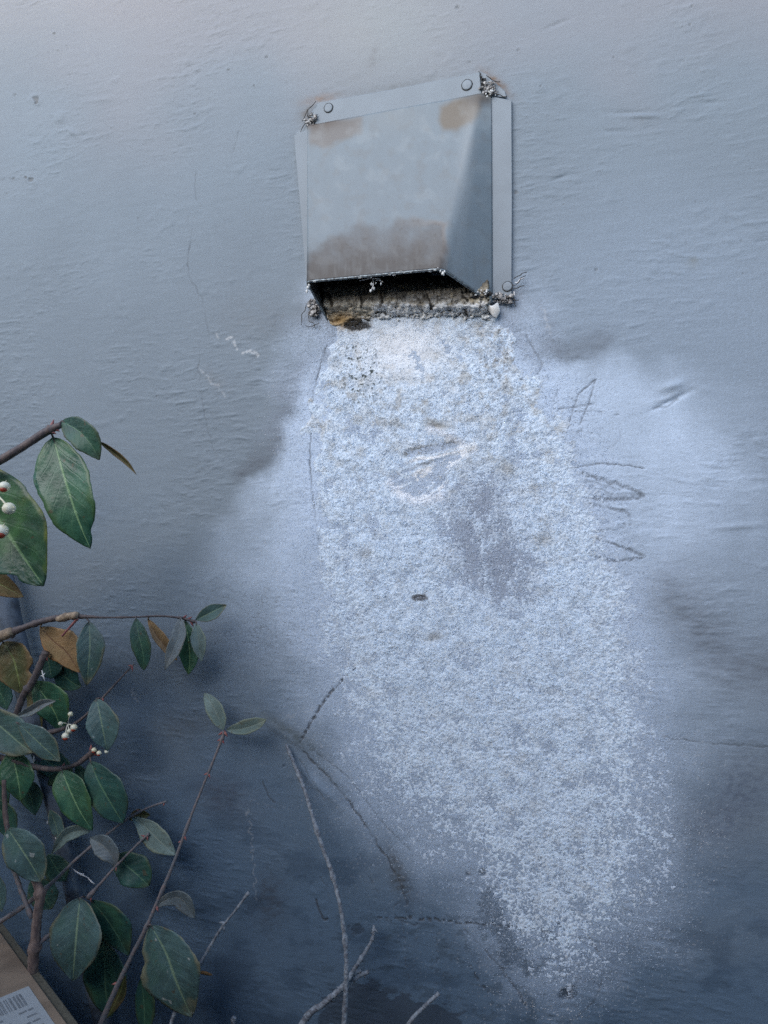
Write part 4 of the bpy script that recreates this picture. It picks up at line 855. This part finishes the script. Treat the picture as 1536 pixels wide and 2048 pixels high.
# bare dead shoots coming up from the ground
def shoot(name, pts, label, cat, seed, nodes, buds, foot):
    o = stem(name, [(p[0], p[1], p[2], p[3] * .85) for p in pts] + foot, M_BARE, None, seed, .2, nodes, buds, 12, M_BARE); return tag(o, label, cat)
shoot('bare_stem', [(572,1488,.004,3),(582,1512,.006,4),(610,1582,.012,4.6),(640,1680,.020,5),(662,1740,.024,5),(680,1808,.030,5),(690,1880,.034,5.2),(693,1950,.038,5.5),(688,2060,.042,6.5)], 'long pale bare stem curving up the wall to a dark smudge', 'stem', 31, (.08,.16,.28,.42,.6), [(.15,1,4),(.27,-1,4),(.42,1,4)], [(676,2400,.06,7.5),(660,2790,.08,8)])
fk = shoot('forked_twig', [(748,1850,.010,2.6),(746,1874,.012,3.6),(732,1902,.015,4.6),(706,1942,.022,5),(684,1975,.028,6),(650,2005,.034,7),(600,2056,.040,8.5)], 'pale forked dead twig crossing behind the long bare stem', 'twig', 32, (.05,.14,.3,.42), [(.04,1,5),(.07,-1,4),(.3,1,4),(.5,-1,5)], [(520,2250,.05,9),(480,2700,.07,10)])
stem('fork', [(738,1943,.014,3.5),(716,1952,.017,5),(694,1972,.022,5.5),(660,2000,.031,6.5)], M_BARE, fk, 33, .15, (.2,), [(.1,1,5),(.4,-1,5)], budmat=M_BARE)
stem('fork', [(722,1940,.016,3.5),(706,1948,.019,4.2),(690,1958,.024,4.2)], M_BARE, fk, 34, .15, budmat=M_BARE)
shoot('snapped_twig', [(878,1986,.010,4.5),(873,1991,.011,4.5),(850,2012,.015,4.6),(812,2055,.022,5)], 'short snapped grey twig at the foot of the wall, right of the forked twig', 'twig', 35, (.03,), [], [(720,2200,.04,6),(640,2700,.06,7)])
shoot('twig_stub', [(469,2034,.030,5),(467,2042,.030,6),(466,2060,.031,5)], 'blunt little twig stub poking up between the big leaf and the forked twig', 'twig', 36, (), [], [(460,2300,.05,6),(470,2740,.07,7)])

# conduit that runs down the wall at the left
k = catmull([(-30,1040,.020),(2,1150,.020),(20,1240,.020),(44,1340,.020),(70,1450,.020),(100,1570,.019),(122,1670,.018),(148,1790,.017),(178,1930,.016),(230,2180,.015),(290,2700,.015)], 8)
mb = MB(); mb.tube([at(*q) for q in k], [.0105] * 25 + list(np.linspace(.0105, .0075, 20)) + [.0075] * (len(k) - 45), 20, .012, 3)
pipe = mb.build('painted_conduit', M_PIPE); tag(pipe, 'dark painted conduit slanting down the wall behind the leaves', 'conduit')
rr = random.Random(8)
for i in range(16):
    q = k[rr.choice([rr.randint(8, 22), rr.randint(36, 58)])]; p = Vector(at(*q)) + Vector((rr.uniform(-.007, .004), -.0090, rr.uniform(-.02, .02)))
    mb = MB(); mb.ball(p, rr.uniform(.0006, .0016), 6, (.7, .3, 2.2), .4, i); mb.build('paint_splash', M_STRAND, pipe)
# web and lint scrap
def scrap(segs, h, label):
    mb = MB()
    for a, b_ in segs:
        mb.tube([at(a[0], a[1], h), at((a[0]+b_[0])/2, (a[1]+b_[1])/2 + 2, h), at(b_[0], b_[1], h)], [.0004, .0007, .0003], 5, .4, 2)
    tag(mb.build('lint_scrap', M_STRAND), label, 'lint')
scrap((((146,1738),(178,1756)),((150,1742),(168,1748)),((176,1755),(190,1768))), .030, 'wisp of white lint beside the conduit, above the big lower leaves')
scrap((((84,1340),(90,1362)),((82,1352),(90,1346))), .050, 'scrap of white lint caught on the branch under the tan leaf')

# ------------------------------------------------------------------ cardboard box
def onplane(u, v, z):
    a = (u - 768) / F; bb_ = -(v - 1024) / F; d = (z - CZ) / bb_
    return Vector((CAMP[0] + (FWD[0] + RGT[0] * a) * d, CAMP[1] + (FWD[1] + RGT[1] * a) * d, z))
ZT = CZ - .385
c1 = onplane(6, 1838, ZT); c2 = onplane(172, 2056, ZT); ex_ = (c2 - c1).normalized(); ey_ = Vector((ex_.y, -ex_.x, 0)); ey_ = ey_ if ey_.x < 0 else -ey_
box = empty('cardboard_box', (c1.x, c1.y, 0)); tag(box, 'brown cardboard box with a printed white shipping label, standing under the shrub', 'box')
BL, BW = .36, .27; O = c1 - Vector((box.location.x, box.location.y, 0)); O.z = 0
def bp(a, b_, z): return O + ex_ * a + ey_ * b_ + Vector((0, 0, z))
def slab(name, a0, a1, b0, b1, z0_, z1_, mat, par=box, bev=.0008):
    m = MB(); m.prism([bp(a0, b0, z0_), bp(a1, b0, z0_), bp(a1, b1, z0_), bp(a0, b1, z0_)][::-1], [bp(a0, b0, z1_), bp(a1, b0, z1_), bp(a1, b1, z1_), bp(a0, b1, z1_)][::-1]); return m.build(name, mat, par, smooth=False, bevel=bev)
slab('side_wall', 0, BL, .0035, .007, 0, ZT - .006, M_KRAFT); slab('side_wall', 0, BL, BW - .0035, BW, 0, ZT - .006, M_KRAFT)
slab('side_wall', 0, .0035, .0075, BW - .004, 0, ZT - .0062, M_KRAFT); slab('side_wall', BL - .0035, BL, .0075, BW - .004, 0, ZT - .0062, M_KRAFT)
slab('top_flap', .001, BL - .001, .0085, BW * .5 - .001, ZT - .0035, ZT, M_KRAFT); slab('top_flap', .001, BL - .001, BW * .5 + .001, BW, ZT - .0035, ZT, M_KRAFT)
slab('fold_edge', 0, BL, .0005, .0078, ZT - .009, ZT - .0030, M_KRAFTE)
# shipping label
l1 = onplane(57, 1972, ZT + .0008); l2 = onplane(112, 2052, ZT + .0008); la = (l2 - l1).normalized(); lb = onplane(0, 2008, ZT + .0008) - l1; lb = (lb - la * lb.dot(la)).normalized()
l1l = l1 - Vector((box.location.x, box.location.y, 0))
def lp(a, b_, z=0): return l1l + la * a + lb * b_ + Vector((0, 0, z))
m = MB(); m.prism([lp(0,0), lp(.15,0), lp(.15,.10), lp(0,.10)], [lp(0,0,-.0006), lp(.15,0,-.0006), lp(.15,.10,-.0006), lp(0,.10,-.0006)]); lab = m.build('shipping_label', M_PAPER, box, smooth=False)
m = MB(); x = .012; rr = random.Random(5)
def ink(a0, a1, b0, b1): m.prism([lp(a0,b0,.0003), lp(a1,b0,.0003), lp(a1,b1,.0003), lp(a0,b1,.0003)], [lp(a0,b0,.0001), lp(a1,b0,.0001), lp(a1,b1,.0001), lp(a0,b1,.0001)])
y = .008
while y < .075:
    ww = rr.choice([.0005, .0008, .0014]); ink(.006, .024, y, y + ww); y += ww + rr.choice([.0006, .001, .0016])
m.build('barcode', M_INK, lab, smooth=False)
m = MB()
for r_ in range(9):
    y = .006
    while y < .08:
        ww = rr.uniform(.002, .007); ink(.030 + r_ * .008, .0318 + r_ * .008, y, y + ww); y += ww + .0012
        if rr.random() < .2: y += .01
m.build('small_print', M_INK, lab, smooth=False)

# ------------------------------------------------------------------ ground, and an unseen fence added to shade the lower wall
g_ = 60; gx = np.linspace(-3.2, 3.2, g_ * 2); gy = np.linspace(-3, -.0, g_); GX_, GY_ = np.meshgrid(gx, gy)
gz = .012 * fbm(GX_ / .3, GY_ / .3, 3, 901)
gi = np.arange(GX_.size).reshape(GX_.shape); gq = np.stack([gi[:-1, :-1], gi[:-1, 1:], gi[1:, 1:], gi[1:, :-1]], -1).reshape(-1, 4)
gr_ = mesh_np('ground', np.stack([GX_, GY_ - .002, gz], -1).reshape(-1, 3), gq, M_SOIL); tag(gr_, kind='structure')
m = MB(); m.add([(-400,-400,-.06),(400,-400,-.06),(400,400,-.06),(-400,400,-.06)], [(0,1,2,3)]); tag(m.build('surrounding_ground', M_SOIL), kind='structure')
FY, FH = -1.25, 1.24
fence = empty('added_shade_fence', (0, FY, 0)); tag(fence, 'unseen slate grey painted board fence added to shade the lower wall', 'fence')
m = MB(); rr = random.Random(2); x = -2.4
while x < 2.4:
    h_ = FH + rr.uniform(-.01, .01); a = [(x, 0, 0), (x + .136, 0, 0), (x + .136, 0, h_), (x, 0, h_)]
    m.prism(a, [(p[0], -.018, p[2]) for p in a]); x += .140
m.build('board_panel', M_FENCE, fence, smooth=False)
for z_ in (.35, FH - .3):
    m = MB(); a = [(-2.4, -.02, z_), (2.4, -.02, z_), (2.4, -.02, z_ + .09), (-2.4, -.02, z_ + .09)]; m.prism(a, [(p[0], -.06, p[2]) for p in a]); m.build('rail', M_FENCE, fence, smooth=False)

# unseen wheeled bin on the left, added to darken the lower left wall
bn = empty('added_shade_bin', (-.98, -.78, 0)); tag(bn, 'unseen dark green wheeled rubbish bin added to shade the lower left wall', 'bin')
M_BIN = m_simple('dark_green_plastic', (.03, .06, .045), .5, .15, 40, bump=.1)
def loft(mb, rows):
    vs = []; 
    for z_, hx, hy in rows:
        r_ = .05
        for cx_2, cy_2, a0 in ((hx - r_, hy - r_, 0), (-hx + r_, hy - r_, 90), (-hx + r_, -hy + r_, 180), (hx - r_, -hy + r_, 270)):
            for q in range(5): a_ = math.radians(a0 + q * 22.5); vs.append((cx_2 + r_ * math.cos(a_), cy_2 + r_ * math.sin(a_), z_))
    n_ = 20; fs = [(i * n_ + j, i * n_ + (j + 1) % n_, (i + 1) * n_ + (j + 1) % n_, (i + 1) * n_ + j) for i in range(len(rows) - 1) for j in range(n_)]
    mb.add(vs, fs + [tuple(range(n_))[::-1], tuple((len(rows) - 1) * n_ + j for j in range(n_))])
m = MB(); loft(m, [(.05, .19, .21), (.5, .22, .25), (.90, .245, .275), (.90, .265, .295), (.94, .265, .295)]); m.build('bin_body', M_BIN, bn, smooth=False, bevel=.004)
m = MB(); loft(m, [(.943, .27, .30), (.965, .27, .30), (.985, .23, .26)]); m.build('lid', M_BIN, bn, smooth=False, bevel=.004)
for sx_ in (-1, 1):
    m = MB(); m.tube([(sx_ * .20, -.20, .095), (sx_ * .25, -.20, .095)], [.095, .095], 24); m.build('wheel', M_DARK, bn)
